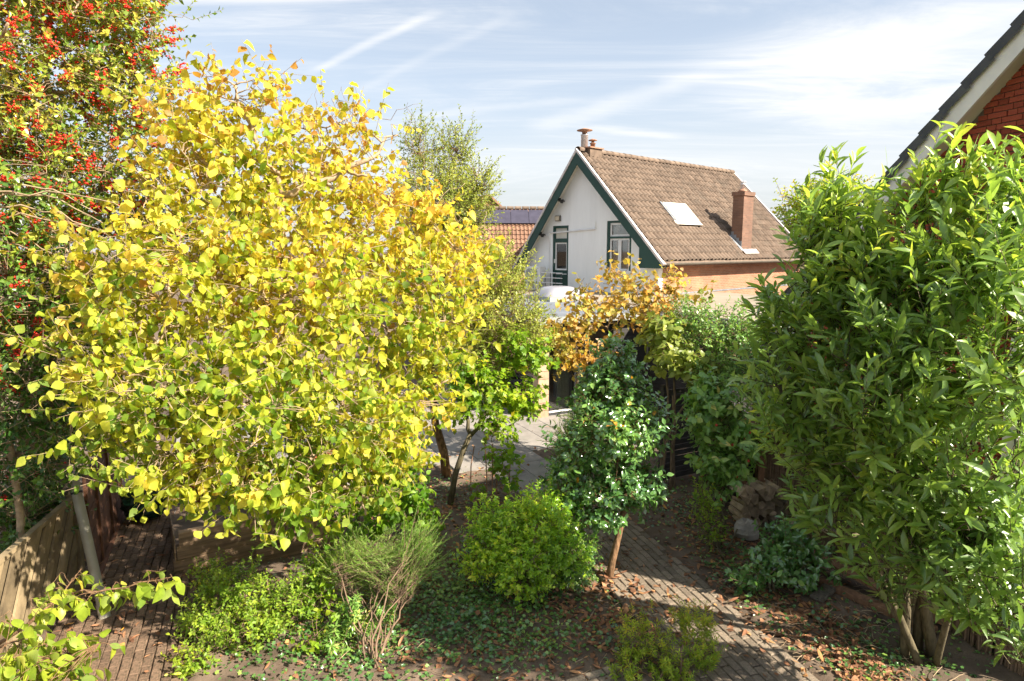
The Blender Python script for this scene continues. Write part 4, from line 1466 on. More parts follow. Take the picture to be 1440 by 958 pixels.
pipe = empty('drain_pipe', (-4.76, 6.95, 0.0), 0, 'leaning grey plastic drain pipe with open lower end', 'pipe')
a, b = np.array([0, 0, 0.03]), at(104, 676, 7.45) - np.array([-4.76, 6.95, 0.0])
MB().tube([a, (a + b) / 2, b], 0.056, 16, cap=False).build('tube', M['pvc'], pipe, True)
MB().tube([a - (b - a) * 0.005, a + (b - a) * 0.10], 0.064, 16, cap=False).build('socket', M['pvc'], pipe, True)
MB().tube([a + (b - a) * 0.01, a + (b - a) * 0.09], 0.05, 12, cap=True).build('mouth_shade', M['black'], pipe)  # black plug stands in for the dark inside of the pipe
MB().tube([b - (b - a) * 0.1, b - (b - a) * 0.085], 0.063, 16).build('bracket', M['black'], pipe)

# green bag
V, F = [], []
nu, nv = 22, 14
for i in range(nv):
    th = math.pi * i / (nv - 1)
    for j in range(nu):
        ph = 2 * math.pi * j / nu
        rr_ = 1 + 0.10 * math.sin(3 * ph + i) + 0.08 * math.sin(7 * ph - 2 * i) + random.gauss(0, 0.03)
        V.append((0.42 * abs(math.sin(th)) ** 0.8 * math.cos(ph) * rr_, 0.36 * abs(math.sin(th)) ** 0.8 * math.sin(ph) * rr_, 0.30 - 0.30 * math.cos(th) + 0.0 * rr_))
F = [(i * nu + j, i * nu + (j + 1) % nu, (i + 1) * nu + (j + 1) % nu, (i + 1) * nu + j) for i in range(nv - 1) for j in range(nu)]
bag = MB().add(V, F).build('garden_bag', M['tarp'], None, False)
bag.location = (-5.85, 9.75, 0.03)
bag.scale = (0.85, 0.85, 1.0)
tag(bag, 'crumpled dark green plastic bag at the end of the brick floor', 'bag')

def pot(loc, r, h, label):
    o = empty('flower_pot', loc, 0, label, 'flower pot')
    MB().lathe([(r * 0.68, 0), (r * 0.93, h * 0.82), (r, h * 0.82), (r * 1.02, h), (r * 0.9, h), (r * 0.86, h * 0.85)], 20).build('pot', M['terracotta'], o, True)
    MB().lathe([(r * 0.85, h * 0.84), (0.01, h * 0.87)], 16).build('compost', M['soil'], o)
    return o
pot((-5.25, 10.25, 0.0), 0.26, 0.5, 'orange terracotta pot beside the green bag under the yellow leaves')
pot((-4.3, 10.2, 0.0), 0.3, 0.85, 'tall terracotta pot half hidden behind the yellow foliage')
pot((-3.3, 10.5, 0.0), 0.28, 0.9, 'terracotta pot deep in the shade under the yellow tree')

# sleepers of the raised bed
sb = empty('raised_bed', (-4.42, 8.06, 0), R(31), 'weathered timber sleepers edging the raised bed under the yellow tree', 'raised bed')
for k in range(3):
    t_ = MB(); t_.cr = random.random()
    M4 = Matrix.Translation((0.98 + 0.02 * k, 0.05 + 0.012 * k, 0.1 + k * 0.185)) @ Matrix.Rotation(R(random.uniform(-0.8, 0.8)), 4, 'Y')
    t_.bev(2.1 + random.uniform(-.06, .06), 0.11, 0.178, 0.012, M4)
    t_.build('sleeper', M['sleeper'], sb)
t_ = MB(); t_.bev(1.1, 0.11, 0.16, 0.012, Matrix.Translation((1.45, -0.22, 0.08)) @ Matrix.Rotation(R(-3), 4, 'Z'))
t_.build('sleeper', M['sleeper'], sb)
part('end_board', M['sleeper'], sb, -0.075, -0.06, 0.0, 0.9, 0, 0.54)
part('bed_soil', M['soil'], sb, -0.055, 2.0, 0.115, 1.6, 0, 0.22)

# grey post and canes among the small trees
po = empty('garden_post', (-1.49, 9.26, 0), 0, 'slim weathered grey post left of the orange trunk', 'post')
t_ = MB().tube([(0, 0, -0.05), (-0.03, 0.02, 0.8), (-0.08, 0.03, 1.75)], [0.045, 0.042, 0.04], 8)
t_.build('shaft', M['grey_wood'], po)
MB().tube([(-0.09, 0.03, 1.75), (-0.085, 0.03, 1.80)], [0.05, 0.045], 8).build('cap', M['grey_wood'], po)
for k, (px_, Y_) in enumerate(((684, 10.35), (692, 10.4), (716, 10.6), (662, 10.9))):
    g_ = at(px_, 350 + 4.3 / Y_ * 900, Y_)
    t_ = MB().tube([(0, 0, -0.03), (0.01, 0, 0.5), (-0.02 + 0.03 * k, 0.02, 1.15 - 0.1 * k)], 0.011, 6).build('cane', M['rust'])
    t_.location = (g_[0], Y_, 0)
    tag(t_, ['reddish cane at the left of the pair beside the vine leaves', 'reddish cane at the right of the pair beside the vine leaves', 'thin leaning cane at the patio edge by the rounded shrub', 'thin cane behind the forked trunk'][k], 'cane', 'garden canes by the patio')

# ------------------------------------------------------------------ firewood, slat fence, planks on the right
sf = empty('slat_fence', (2.75, 11.35, 0), R(28), 'black stained slat fence behind the camellia and fruit shrub', 'fence')
for k in range(16):
    t_ = MB(); t_.cr = random.random()
    t_.box(0, 2.3, -0.01, 0.012, 0.06 + k * 0.107, 0.06 + k * 0.107 + 0.095)
    t_.build('slat', M['dark_clad'], sf)
for x in (0.0, 1.1, 2.22):
    part('post', M['dark_clad'], sf, x, x + 0.07, 0.014, 0.085, 0, 1.85)

ws = empty('wood_store', (3.62, 9.7, 0), R(14), 'rough timber log store half hidden by laurel leaves', 'log store')
for x in (0.0, 1.1):
    MB().tube([(x, 0, -0.05), (x + 0.02, 0, 0.9), (x, 0.02, 1.45)], [0.06, 0.055, 0.055], 8).build('post', M['brown_wood'], ws)
    MB().tube([(x, 0.55, -0.05), (x, 0.55, 1.3)], [0.06, 0.055], 8).build('post', M['brown_wood'], ws)
for k in range(5):
    t_ = MB(); t_.cr = random.random()
    t_.box(-0.15, 1.28, -0.08 + k * 0.155, 0.06 + k * 0.155, 1.46 - 0.02 * k, 1.49 - 0.02 * k)
    t_.build('roof_board', M['brown_wood'], ws)
part('back_board', M['dark_clad'], ws, -0.05, 1.2, 0.62, 0.64, 0.05, 1.3)
for x in (0.35, 0.62, 0.86):
    part('upright', M['brown_wood'], ws, x, x + 0.09, 0.03, 0.07, 0.62, 1.45)
part('rail', M['brown_wood'], ws, -0.02, 1.14, 0.02, 0.06, 0.55, 0.62)

wsm = Matrix.Translation((3.62, 9.7, 0)) @ Matrix.Rotation(R(14), 4, 'Z')
k = 0
for row in range(5):
    for c in range(8):
        r_ = random.uniform(0.06, 0.10)
        np_ = random.choice((3, 4, 5, 6))
        an = sorted(random.uniform(-0.35, 0.35) + 2 * math.pi * i / np_ for i in range(np_))
        poly = [(r_ * random.uniform(0.8, 1.2) * math.cos(a_), r_ * random.uniform(0.75, 1.15) * math.sin(a_)) for a_ in an]
        t_ = MB()
        ln = random.uniform(0.3, 0.42)
        V = [(x, -ln / 2 + random.gauss(0, 0.01), z) for x, z in poly] + [(x * 0.95, ln / 2, z * 0.95) for x, z in poly]
        n = len(poly)
        t_.cr = random.random()
        t_.add(V, [tuple(range(n)), tuple(range(2 * n - 1, n - 1, -1))] + [(j, i, i + n, j + n) for i, j in ((i, (i + 1) % n) for i in range(n))])
        o = t_.build('firewood_log', M['log'])
        p = wsm @ Vector((-0.12 + c * 0.155 + (0.07 if row % 2 else 0) + random.gauss(0, 0.012), -0.10 + random.gauss(0, 0.03), 0.085 + row * 0.125 + random.gauss(0, 0.008)))
        o.location = p
        o.rotation_euler = (random.gauss(0, 0.12), random.uniform(0, 6.28), R(14) + random.gauss(0, 0.25))
        tag(o, 'split firewood log, %s from the left in the %s row of the stack' % (('first', 'second', 'third', 'fourth', 'fifth', 'sixth', 'seventh', 'eighth')[c], ('bottom', 'second', 'middle', 'fourth', 'top')[row]), 'log', 'split logs in the firewood stack')
        k += 1
# pale rock in front of the stack
V, F = [], []
nu, nv = 14, 9
for i in range(nv):
    th = math.pi * i / (nv - 1)
    for j in range(nu):
        ph = 2 * math.pi * j / nu
        q_ = 1 + 0.1 * math.sin(2 * ph + 1.3 * i) + random.gauss(0, 0.05)
        V.append((0.20 * math.sin(th) * math.cos(ph) * q_, 0.16 * math.sin(th) * math.sin(ph) * q_, 0.14 - 0.17 * math.cos(th) * q_))
F = [(i * nu + j, i * nu + (j + 1) % nu, (i + 1) * nu + (j + 1) % nu, (i + 1) * nu + j) for i in range(nv - 1) for j in range(nu)]
rock = MB().add(V, F).build('rock', M['stone'])
rock.location = (3.5, 9.05, 0.0)
tag(rock, 'rounded pale rock at the foot of the firewood stack', 'rock')

def plank(p, q, wd, th, label, mat):
    p, q = Vector(p), Vector(q)
    d = q - p
    t_ = MB().bev(d.length, wd, th, 0.006)
    o = t_.build('plank', mat)
    o.location = (p + q) / 2
    o.rotation_euler = d.to_track_quat('X', 'Z').to_euler()
    tag(o, label, 'plank', 'old planks under the laurel')
plank((4.0, 8.2, 0.25), (4.95, 6.75, 0.10), 0.16, 0.05, 'long brown plank running under the laurel to its trunk', M['brown_wood'])
plank((3.98, 7.75, 0.05), (4.75, 6.65, 0.05), 0.14, 0.07, 'shorter thick timber lying below the long brown plank', M['brown_wood'])
plank((3.75, 7.35, 0.04), (4.05, 7.6, 0.06), 0.16, 0.05, 'short board end poking out below the timbers', M['grey_wood'])
plank((4.1, 9.05, 0.30), (4.75, 8.3, 0.42), 0.22, 0.03, 'pale board leaning beside the firewood stack', M['log'])

# ------------------------------------------------------------------ trees and shrubs
def lobe(px, py, Y, rx, rz=None, wgt=1.0):
    return (at(px, py, Y), rx, rz if rz else rx, wgt)


def soft(P, f, ph):
    """slow variation through a crown"""
    return np.sin(P[:, 0] * f + ph) * np.cos(P[:, 1] * f * 0.9 + ph * 2) * np.sin(P[:, 2] * f * 1.1 + ph * 3)


# the big yellow tree
yl = [lobe(300, 250, 7.8, 0.95, 0.85, 0.75), lobe(430, 265, 8.4, 1.0, 0.75, 0.75), lobe(555, 315, 9.0, 0.92, 0.7, 0.85), lobe(240, 390, 7.0, 0.95, 0.8), lobe(410, 410, 7.6, 1.15, 1.0),
      lobe(575, 440, 8.6, 1.0, 0.85), lobe(215, 545, 6.3, 0.7, 0.5), lobe(345, 570, 6.6, 0.95, 0.75), lobe(480, 590, 7.2, 0.9, 0.7), lobe(420, 690, 6.6, 0.6, 0.32),
      lobe(255, 650, 6.2, 0.6, 0.38), lobe(340, 690, 6.3, 0.5, 0.3), lobe(640, 350, 9.2, 0.55, 0.5), lobe(580, 560, 8.2, 0.6, 0.5), lobe(330, 140, 8.0, 0.8, 0.5, 0.35), lobe(165, 460, 6.6, 0.5, 0.5, 0.7),
      lobe(470, 175, 8.6, 0.7, 0.45, 0.35), lobe(500, 690, 7.0, 0.4, 0.3), lobe(125, 400, 6.9, 0.42, 0.4, 0.6), lobe(80, 330, 7.0, 0.35, 0.35, 0.35), lobe(150, 610, 6.1, 0.4, 0.3), lobe(120, 520, 6.3, 0.35, 0.35, 0.8), lobe(60, 480, 6.5, 0.25, 0.2, 0.5), lobe(540, 640, 7.6, 0.5, 0.35), lobe(265, 180, 7.8, 0.5, 0.5, 0.5)]
yb = np.array([-2.75, 8.3, 0.4])


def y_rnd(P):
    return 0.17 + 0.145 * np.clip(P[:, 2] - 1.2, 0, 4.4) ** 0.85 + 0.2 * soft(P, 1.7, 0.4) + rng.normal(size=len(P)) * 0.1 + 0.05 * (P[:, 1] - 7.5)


ytr = [(curve(yb, yb + np.array([-0.2, -0.1, 1.9]), 7, 0.05, 0.01), 0.11, 0.085),
       (curve(yb + np.array([0.1, 0.05, 0]), yb + np.array([0.7, 0.0, 1.8]), 7, 0.08, 0.01), 0.08, 0.06),
       (curve(yb + np.array([-0.2, -0.1, 1.9]), at(395, 275, 7.8), 8, 0.06, 0.02), 0.085, 0.05),
       (curve(at(395, 275, 7.8), at(480, 245, 8.0), 6, 0.1, 0.03), 0.05, 0.035), (curve(at(480, 245, 8.0), at(560, 190, 8.4), 7, 0.1, 0.04), 0.035, 0.01),
       (curve(at(395, 275, 7.8), at(315, 110, 8.0), 8, 0.06, 0.03), 0.04, 0.008)]
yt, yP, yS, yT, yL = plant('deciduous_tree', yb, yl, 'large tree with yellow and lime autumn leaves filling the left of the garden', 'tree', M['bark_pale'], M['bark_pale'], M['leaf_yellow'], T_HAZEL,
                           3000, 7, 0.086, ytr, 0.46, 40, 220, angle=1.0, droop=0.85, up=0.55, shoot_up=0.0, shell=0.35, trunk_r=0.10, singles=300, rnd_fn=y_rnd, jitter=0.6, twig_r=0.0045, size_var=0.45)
# bare twigs standing above the yellow crown
tw = MB()
for k in range(70):
    p = at(random.uniform(255, 600), random.uniform(150, 270), random.uniform(7.8, 8.6))
    q = p + np.array([random.gauss(0, 0.12), random.gauss(0, 0.12), random.uniform(0.15, 0.42)])
    tw.tube(curve(p, q, 6, 0.14, 0.05), np.linspace(0.004, 0.0012, 6), 4, cap=False)
tw.v = [tuple(np.array(p) - yb) for p in tw.v]
o = tw.build('bare_twigs', M['twig'], yt)
o['kind'] = 'stuff'

# holly with red berries
hl = [lobe(60, 90, 8.0, 1.15, 1.0), lobe(150, 40, 8.3, 0.85, 0.7), lobe(185, 140, 8.5, 0.62, 0.6), lobe(20, 250, 7.5, 1.0, 0.9), lobe(140, 270, 8.2, 0.75, 0.7), lobe(25, 400, 7.2, 0.85, 0.8),
      lobe(60, 520, 7.4, 0.75, 0.7), lobe(20, 640, 7.0, 0.7, 0.6), lobe(50, 560, 6.9, 0.5, 0.5), lobe(40, 720, 7.6, 0.5, 0.4), lobe(60, 640, 8.2, 0.6, 0.6), lobe(0, 720, 7.3, 0.6, 0.45), lobe(100, 560, 8.6, 0.7, 0.6), lobe(100, -60, 8.2, 1.2, 0.8), lobe(-80, 150, 7.8, 1.2, 1.2), lobe(-70, 420, 7.2, 0.9, 1.0), lobe(230, 330, 8.6, 0.5, 0.5), lobe(110, 430, 8.0, 0.5, 0.5)]
hb = np.array([-7.0, 8.6, 0.0])


def h_rnd(P):
    return 0.18 + 0.20 * np.clip(P[:, 2] - 2.9, 0, 3) + 0.14 * soft(P, 2.2, 1.0)


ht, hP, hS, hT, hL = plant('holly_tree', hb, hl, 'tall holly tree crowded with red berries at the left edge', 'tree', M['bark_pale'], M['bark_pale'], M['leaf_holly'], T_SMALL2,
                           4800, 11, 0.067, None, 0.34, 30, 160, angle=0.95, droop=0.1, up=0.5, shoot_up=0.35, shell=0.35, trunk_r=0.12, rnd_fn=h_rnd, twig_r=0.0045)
# berry clusters along some twigs
sel = np.where((hS[:, 2] > 3.0) & (rng.random(len(hS)) < 0.21))[0]
sel = np.concatenate([sel, np.where((hS[:, 2] <= 3.0) & (rng.random(len(hS)) < 0.04))[0]])
bp = []
for i in sel:
    m_ = rng.integers(16, 40)
    t = rng.uniform(0.25, 0.85, m_)[:, None]
    bp.append(hS[i] + hT[i] * hL[i] * t + rng.normal(size=(m_, 3)) * 0.026)
bp = np.vstack(bp)
n_ = len(bp)
T_OCT = (np.array([(0, 0, 1), (1, 0, 0), (0, 1, 0), (-1, 0, 0), (0, -1, 0), (0, 0, -1)], float), [(0, 1, 2), (0, 2, 3), (0, 3, 4), (0, 4, 1), (5, 2, 1), (5, 3, 2), (5, 4, 3), (5, 1, 4)])
put_leaves(ht, T_OCT, M['berry'], bp, np.tile([[0, 0, 1.0]], (n_, 1)), np.tile([[1.0, 0, 0]], (n_, 1)), rng.uniform(0.0125, 0.0165, n_), np.full(n_, 0.5), name='berries')
# long bare arching stems crossing in front of the holly
bs = empty('bare_branch', tuple(at(0, 300, 6.6)[:2]) + (0,), 0, 'bundle of bare pale arching stems in front of the holly', 'branch')
sb_ = MB()
for k in range(9):
    a = at(-40, 262 + 12 * k, 6.7 + 0.06 * k)
    b = at(random.uniform(60, 190), 300 + 9 * k + random.uniform(-12, 12), 6.9)
    sb_.tube(curve(a, b, 9, 0.1, 0.012, 0.10), np.linspace(0.013, 0.004, 9), 6)
sb_.tube(curve(np.array([bs.location.x - 0.3, bs.location.y, 0]), at(-40, 300, 6.8), 8, 0.04, 0.01), np.linspace(0.05, 0.02, 8), 7)
sb_.v = [tuple(np.array(p) - np.array(bs.location)) for p in sb_.v]
o = sb_.build('stems', M['bark_pale'], bs, True)
o['kind'] = 'stuff'

# pale small-leaved tree behind, on the orange trunk
pb = np.array([-1.24, 11.65, 0.0])
plobes = [lobe(610, 285, 12.6, 0.85, 0.8), lobe(650, 300, 13.0, 0.55, 0.7), lobe(588, 205, 12.8, 0.4, 0.6, 0.55), lobe(640, 210, 13.0, 0.42, 0.5, 0.7), lobe(670, 265, 12.8, 0.4, 0.5), lobe(690, 385, 12.2, 0.8, 0.6), lobe(640, 440, 12.2, 0.9, 0.7), lobe(715, 445, 11.9, 0.75, 0.55), lobe(660, 505, 11.8, 0.8, 0.45), lobe(740, 480, 11.8, 0.45, 0.4)]
ptr = [([pb, pb + np.array([-0.05, 0, 0.5]), at(612, 595, 11.75), at(606, 520, 11.9), at(612, 420, 12.2)], 0.095, 0.055)]
pt, pP, pS, pT, pL = plant('small_leaved_tree', pb, plobes, 'pale green small leaved tree on an orange brown trunk beside the patio', 'tree', M['bark_orange'], M['twig'], M['leaf_olive'], T_SMALL,
                           3600, 12, 0.056, ptr, 0.4, 20, 120, angle=0.8, droop=0.1, up=0.4, shoot_up=0.7, shell=0.4, trunk_r=0.085, rnd_fn=lambda P: 0.48 + 0.2 * soft(P, 2.0, 0.2) - 0.05 * (P[:, 2] - 3.5), twig_r=0.004)
# forked little tree with lobed leaves
vb = np.array([-1.06, 10.29, 0.0])
vl = [lobe(690, 545, 10.9, 0.5, 0.45), lobe(735, 495, 11.2, 0.5, 0.4), lobe(655, 530, 10.8, 0.45, 0.4), lobe(700, 600, 10.4, 0.33, 0.3, 0.7), lobe(640, 575, 10.6, 0.3, 0.25), lobe(730, 560, 11.0, 0.4, 0.35)]
vtr = [([vb - np.array([0, 0, .05]), at(640, 668, 10.35), at(652, 632, 10.45), at(662, 610, 10.5)], 0.055, 0.042), (curve(at(662, 612, 10.5), at(655, 575, 10.55), 5, 0.05, 0.03), 0.04, 0.02), (curve(at(662, 612, 10.5), at(690, 570, 10.7), 5, 0.08, 0.03), 0.038, 0.02)]
plant('forked_tree', vb, vl, 'small forked tree with lime lobed leaves in the bed by the patio', 'tree', M['bark_green'], M['twig'], M['leaf_lime'], T_LOBED,
      430, 8, 0.088, vtr, 0.26, 10, 50, angle=1.1, droop=0.5, up=0.9, shoot_up=0.2, shell=0.3, trunk_r=0.045, rnd_fn=lambda P: 0.42 + 0.2 * soft(P, 2.5, 0.9), jitter=0.4)
cb = np.array([-0.25, 10.35, 0.0])
plant('currant_shrub', cb, [lobe(705, 640, 10.2, 0.28, 0.22), lobe(718, 670, 10.1, 0.22, 0.16), lobe(680, 690, 10.1, 0.16, 0.12)], 'sparse currant like shrub with broad lobed leaves above the rounded shrub', 'shrub', M['rust'], M['rust'], M['leaf_lime'], T_LOBED,
      34, 5, 0.11, None, 0.22, 4, 8, angle=1.1, droop=0.3, up=1.3, shoot_up=0.4, shell=0.2, trunk_r=0.014, rnd_fn=lambda P: np.full(len(P), 0.32), stems=4)
# low leafy growth left of the post
gb = np.array([-1.9, 8.9, 0.0])
plant('leafy_shrub', gb, [lobe(565, 690, 9.0, 0.42, 0.45), lobe(520, 720, 8.6, 0.4, 0.35), lobe(590, 730, 9.0, 0.25, 0.3), lobe(545, 640, 8.9, 0.4, 0.35)], 'green leafy shrub growing round the slim grey post', 'shrub', M['bark'], M['twig'], M['leaf_lime'], T_HAZEL,
      240, 7, 0.085, None, 0.25, 8, 30, angle=1.0, droop=0.5, up=0.9, shell=0.3, trunk_r=0.025, rnd_fn=lambda P: np.full(len(P), 0.2), stems=4)

# orange vine shrub on the extension's edge
ob = np.array([1.55, 12.7, 0.0])
ol = [lobe(850, 435, 12.6, 0.62, 0.42), lobe(905, 420, 12.6, 0.58, 0.45), lobe(800, 462, 12.4, 0.52, 0.36), lobe(795, 500, 12.2, 0.3, 0.3), lobe(925, 450, 12.3, 0.5, 0.45), lobe(870, 385, 12.6, 0.42, 0.28, 0.5), lobe(830, 500, 12.2, 0.4, 0.3), lobe(940, 405, 12.5, 0.4, 0.3, 0.6), lobe(815, 405, 12.5, 0.3, 0.3, 0.4), lobe(985, 420, 12.3, 0.35, 0.3, 0.5)]
plant('climbing_shrub', ob, ol, 'tangled climber with orange and yellow leaves below the white gable', 'shrub', M['bark_pale'], M['bark_pale'], M['leaf_orange'], T_HAZEL,
      280, 6, 0.105, None, 0.46, 20, 130, angle=1.1, droop=0.6, up=0.5, shoot_up=0.3, shell=0.3, trunk_r=0.05, singles=200, rnd_fn=lambda P: 0.46 + 0.4 * soft(P, 2.6, 0.3), stems=3, jitter=0.5, twig_r=0.005)
# rounder grey-green leaves lower right of it
hbse = np.array([2.75, 11.0, 0.0])
plant('hydrangea', hbse, [lobe(950, 500, 11.2, 0.42, 0.32), lobe(985, 525, 11.0, 0.35, 0.3), lobe(930, 470, 11.4, 0.35, 0.3)], 'shrub with dull grey green rounded leaves behind the camellia top', 'shrub', M['bark'], M['twig'], M['leaf_olive'], T_HAZEL,
      110, 6, 0.13, None, 0.3, 8, 20, angle=1.2, droop=0.4, up=1.0, shell=0.3, trunk_r=0.03, rnd_fn=lambda P: np.full(len(P), 0.3), stems=4)
# rambling rose
rb_ = np.array([3.55, 11.3, 0.0])
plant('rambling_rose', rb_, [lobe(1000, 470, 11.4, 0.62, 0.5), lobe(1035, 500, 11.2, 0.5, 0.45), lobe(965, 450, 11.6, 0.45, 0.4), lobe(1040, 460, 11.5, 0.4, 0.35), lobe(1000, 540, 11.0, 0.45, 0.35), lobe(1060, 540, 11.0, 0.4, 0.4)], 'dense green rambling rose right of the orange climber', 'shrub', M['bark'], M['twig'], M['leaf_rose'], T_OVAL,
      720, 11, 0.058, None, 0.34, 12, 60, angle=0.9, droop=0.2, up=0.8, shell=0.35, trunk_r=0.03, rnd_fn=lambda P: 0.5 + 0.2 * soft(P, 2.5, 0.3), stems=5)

# camellia in the middle of the garden
kb = np.array([1.26, 7.85, 0.0])
kl = [lobe(850, 565, 8.5, 0.42, 0.42), lobe(900, 600, 8.4, 0.38, 0.42), lobe(812, 630, 8.3, 0.38, 0.42), lobe(800, 690, 8.2, 0.3, 0.3), lobe(868, 685, 8.1, 0.48, 0.36), lobe(900, 685, 8.2, 0.32, 0.3), lobe(845, 715, 8.0, 0.34, 0.26), lobe(865, 512, 8.6, 0.32, 0.32), lobe(862, 545, 8.5, 0.4, 0.35), lobe(865, 610, 8.0, 0.45, 0.4)]
ktr = [([kb - np.array([0, 0, .06]), at(861, 790, 7.9), at(872, 745, 8.0), at(880, 700, 8.1), at(878, 620, 8.3), at(866, 540, 8.5)], 0.055, 0.022)]
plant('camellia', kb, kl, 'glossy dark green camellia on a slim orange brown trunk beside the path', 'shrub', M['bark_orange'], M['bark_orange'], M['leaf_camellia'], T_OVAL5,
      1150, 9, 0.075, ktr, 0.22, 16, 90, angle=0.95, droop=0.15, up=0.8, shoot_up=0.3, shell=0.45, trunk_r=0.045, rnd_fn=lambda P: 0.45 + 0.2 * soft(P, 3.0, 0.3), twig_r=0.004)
nbse = np.array([1.0, 11.6, 0.0])
plant('needle_shrub', nbse, [lobe(805, 625, 11.4, 0.36, 0.4), lobe(820, 590, 11.5, 0.25, 0.3)], 'fine needled grey green shrub between patio and camellia', 'shrub', M['bark'], M['twig'], M['leaf_needle'], T_NEEDLE,
      420, 30, 0.05, None, 0.34, 6, 30, angle=0.7, droop=0.0, up=0.3, shoot_up=0.5, shell=0.3, trunk_r=0.03, rnd_fn=lambda P: np.full(len(P), 0.3))
# low camellia suckers beside the patio slabs
plant('low_evergreen', np.array([1.05, 10.6, 0]), [lobe(800, 670, 10.5, 0.34, 0.3), lobe(775, 668, 10.6, 0.15, 0.15, .5)], 'low evergreen shoots beside the patio slabs', 'shrub', M['bark'], M['twig'], M['leaf_camellia'], T_OVAL5,
      90, 7, 0.08, None, 0.2, 4, 10, angle=1.0, up=0.9, shell=0.3, trunk_r=0.02, stems=3)

# rounded box-like shrub
xb = np.array([0.15, 7.75, 0.0])
xl = [(xb + np.array([-0.02, 0.0, 0.60]), 0.56, 0.5, 1.0), (xb + np.array([-0.30, -0.05, 0.55]), 0.42, 0.42, 0.8), (xb + np.array([0.30, 0.05, 0.62]), 0.45, 0.5, 0.8), (xb + np.array([0.02, -0.35, 0.45]), 0.42, 0.38, 0.8), (xb + np.array([-0.5, 0.1, 0.85]), 0.22, 0.25, 0.7), (xb + np.array([0.2, 0.1, 1.05]), 0.26, 0.22, 0.7), (xb + np.array([-0.62, -0.2, 0.45]), 0.2, 0.25, 0.7), (xb + np.array([0.55, -0.2, 0.5]), 0.26, 0.3, 0.7)]
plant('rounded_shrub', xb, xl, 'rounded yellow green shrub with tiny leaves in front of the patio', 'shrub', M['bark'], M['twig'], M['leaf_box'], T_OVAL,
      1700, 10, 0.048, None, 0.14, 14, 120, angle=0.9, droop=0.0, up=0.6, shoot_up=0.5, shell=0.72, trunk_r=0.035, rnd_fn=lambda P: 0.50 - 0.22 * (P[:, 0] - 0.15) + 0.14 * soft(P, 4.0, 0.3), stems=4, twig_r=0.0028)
db = np.array([0.78, 7.95, 0.0])
plant('dark_shrub', db, [(db + np.array([0, 0, 0.36]), 0.34, 0.34, 1.0), (db + np.array([-0.1, -0.25, 0.22]), 0.28, 0.22, 1.0)], 'lower dull green shrub between the rounded shrub and the camellia trunk', 'shrub', M['bark'], M['twig'], M['leaf_ivy'], T_SMALL,
      420, 10, 0.045, None, 0.16, 8, 30, angle=0.9, shell=0.5, trunk_r=0.025, rnd_fn=lambda P: np.full(len(P), 0.6), stems=3, twig_r=0.003)

# shrub with red fruits
fb = np.array([2.85, 8.65, 0.0])
fl2 = [lobe(1005, 580, 9.0, 0.42, 0.4), lobe(1040, 620, 8.9, 0.34, 0.35), lobe(1000, 645, 8.9, 0.24, 0.3), lobe(1020, 670, 8.8, 0.28, 0.3), lobe(1000, 555, 9.1, 0.26, 0.25)]
fr, fP, fS, fT, fL = plant('fruit_shrub', fb, fl2, 'upright shrub with broad green leaves and a few red fruits', 'shrub', M['bark_green'], M['bark_green'], M['leaf_rose'], T_OVAL5,
      330, 8, 0.105, None, 0.28, 8, 30, angle=1.0, droop=0.35, up=0.7, shell=0.3, trunk_r=0.028, rnd_fn=lambda P: np.full(len(P), 0.5), stems=3)
fm = MB().lathe([(0.005, -0.02), (0.016, -0.012), (0.020, 0), (0.017, 0.012), (0.006, 0.02)], 10).mesh('fruit_ball', M['fruit'], True)
for k in range(26):
    o = link('fruit', fm, fr)
    cand = fP[np.argsort(fP[:, 1])[:int(len(fP) * 0.35)]]
    p = cand[random.randrange(len(cand))] - fb + np.array([0, -0.02, -0.02])
    o.location = p
# young upright stems on the bed edge below it
plant('upright_shrub', np.array([2.95, 8.5, 0]), [lobe(1000, 735, 8.5, 0.2, 0.3), lobe(985, 700, 8.6, 0.2, 0.25)], 'slender upright shrub with yellow green leaves at the path edge', 'shrub', M['bark_green'], M['twig'], M['leaf_herb'], T_OVAL,
      70, 10, 0.05, None, 0.24, 4, 10, angle=0.7, shoot_up=1.2, shell=0.2, trunk_r=0.016, stems=4, rnd_fn=lambda P: np.full(len(P), 0.35))

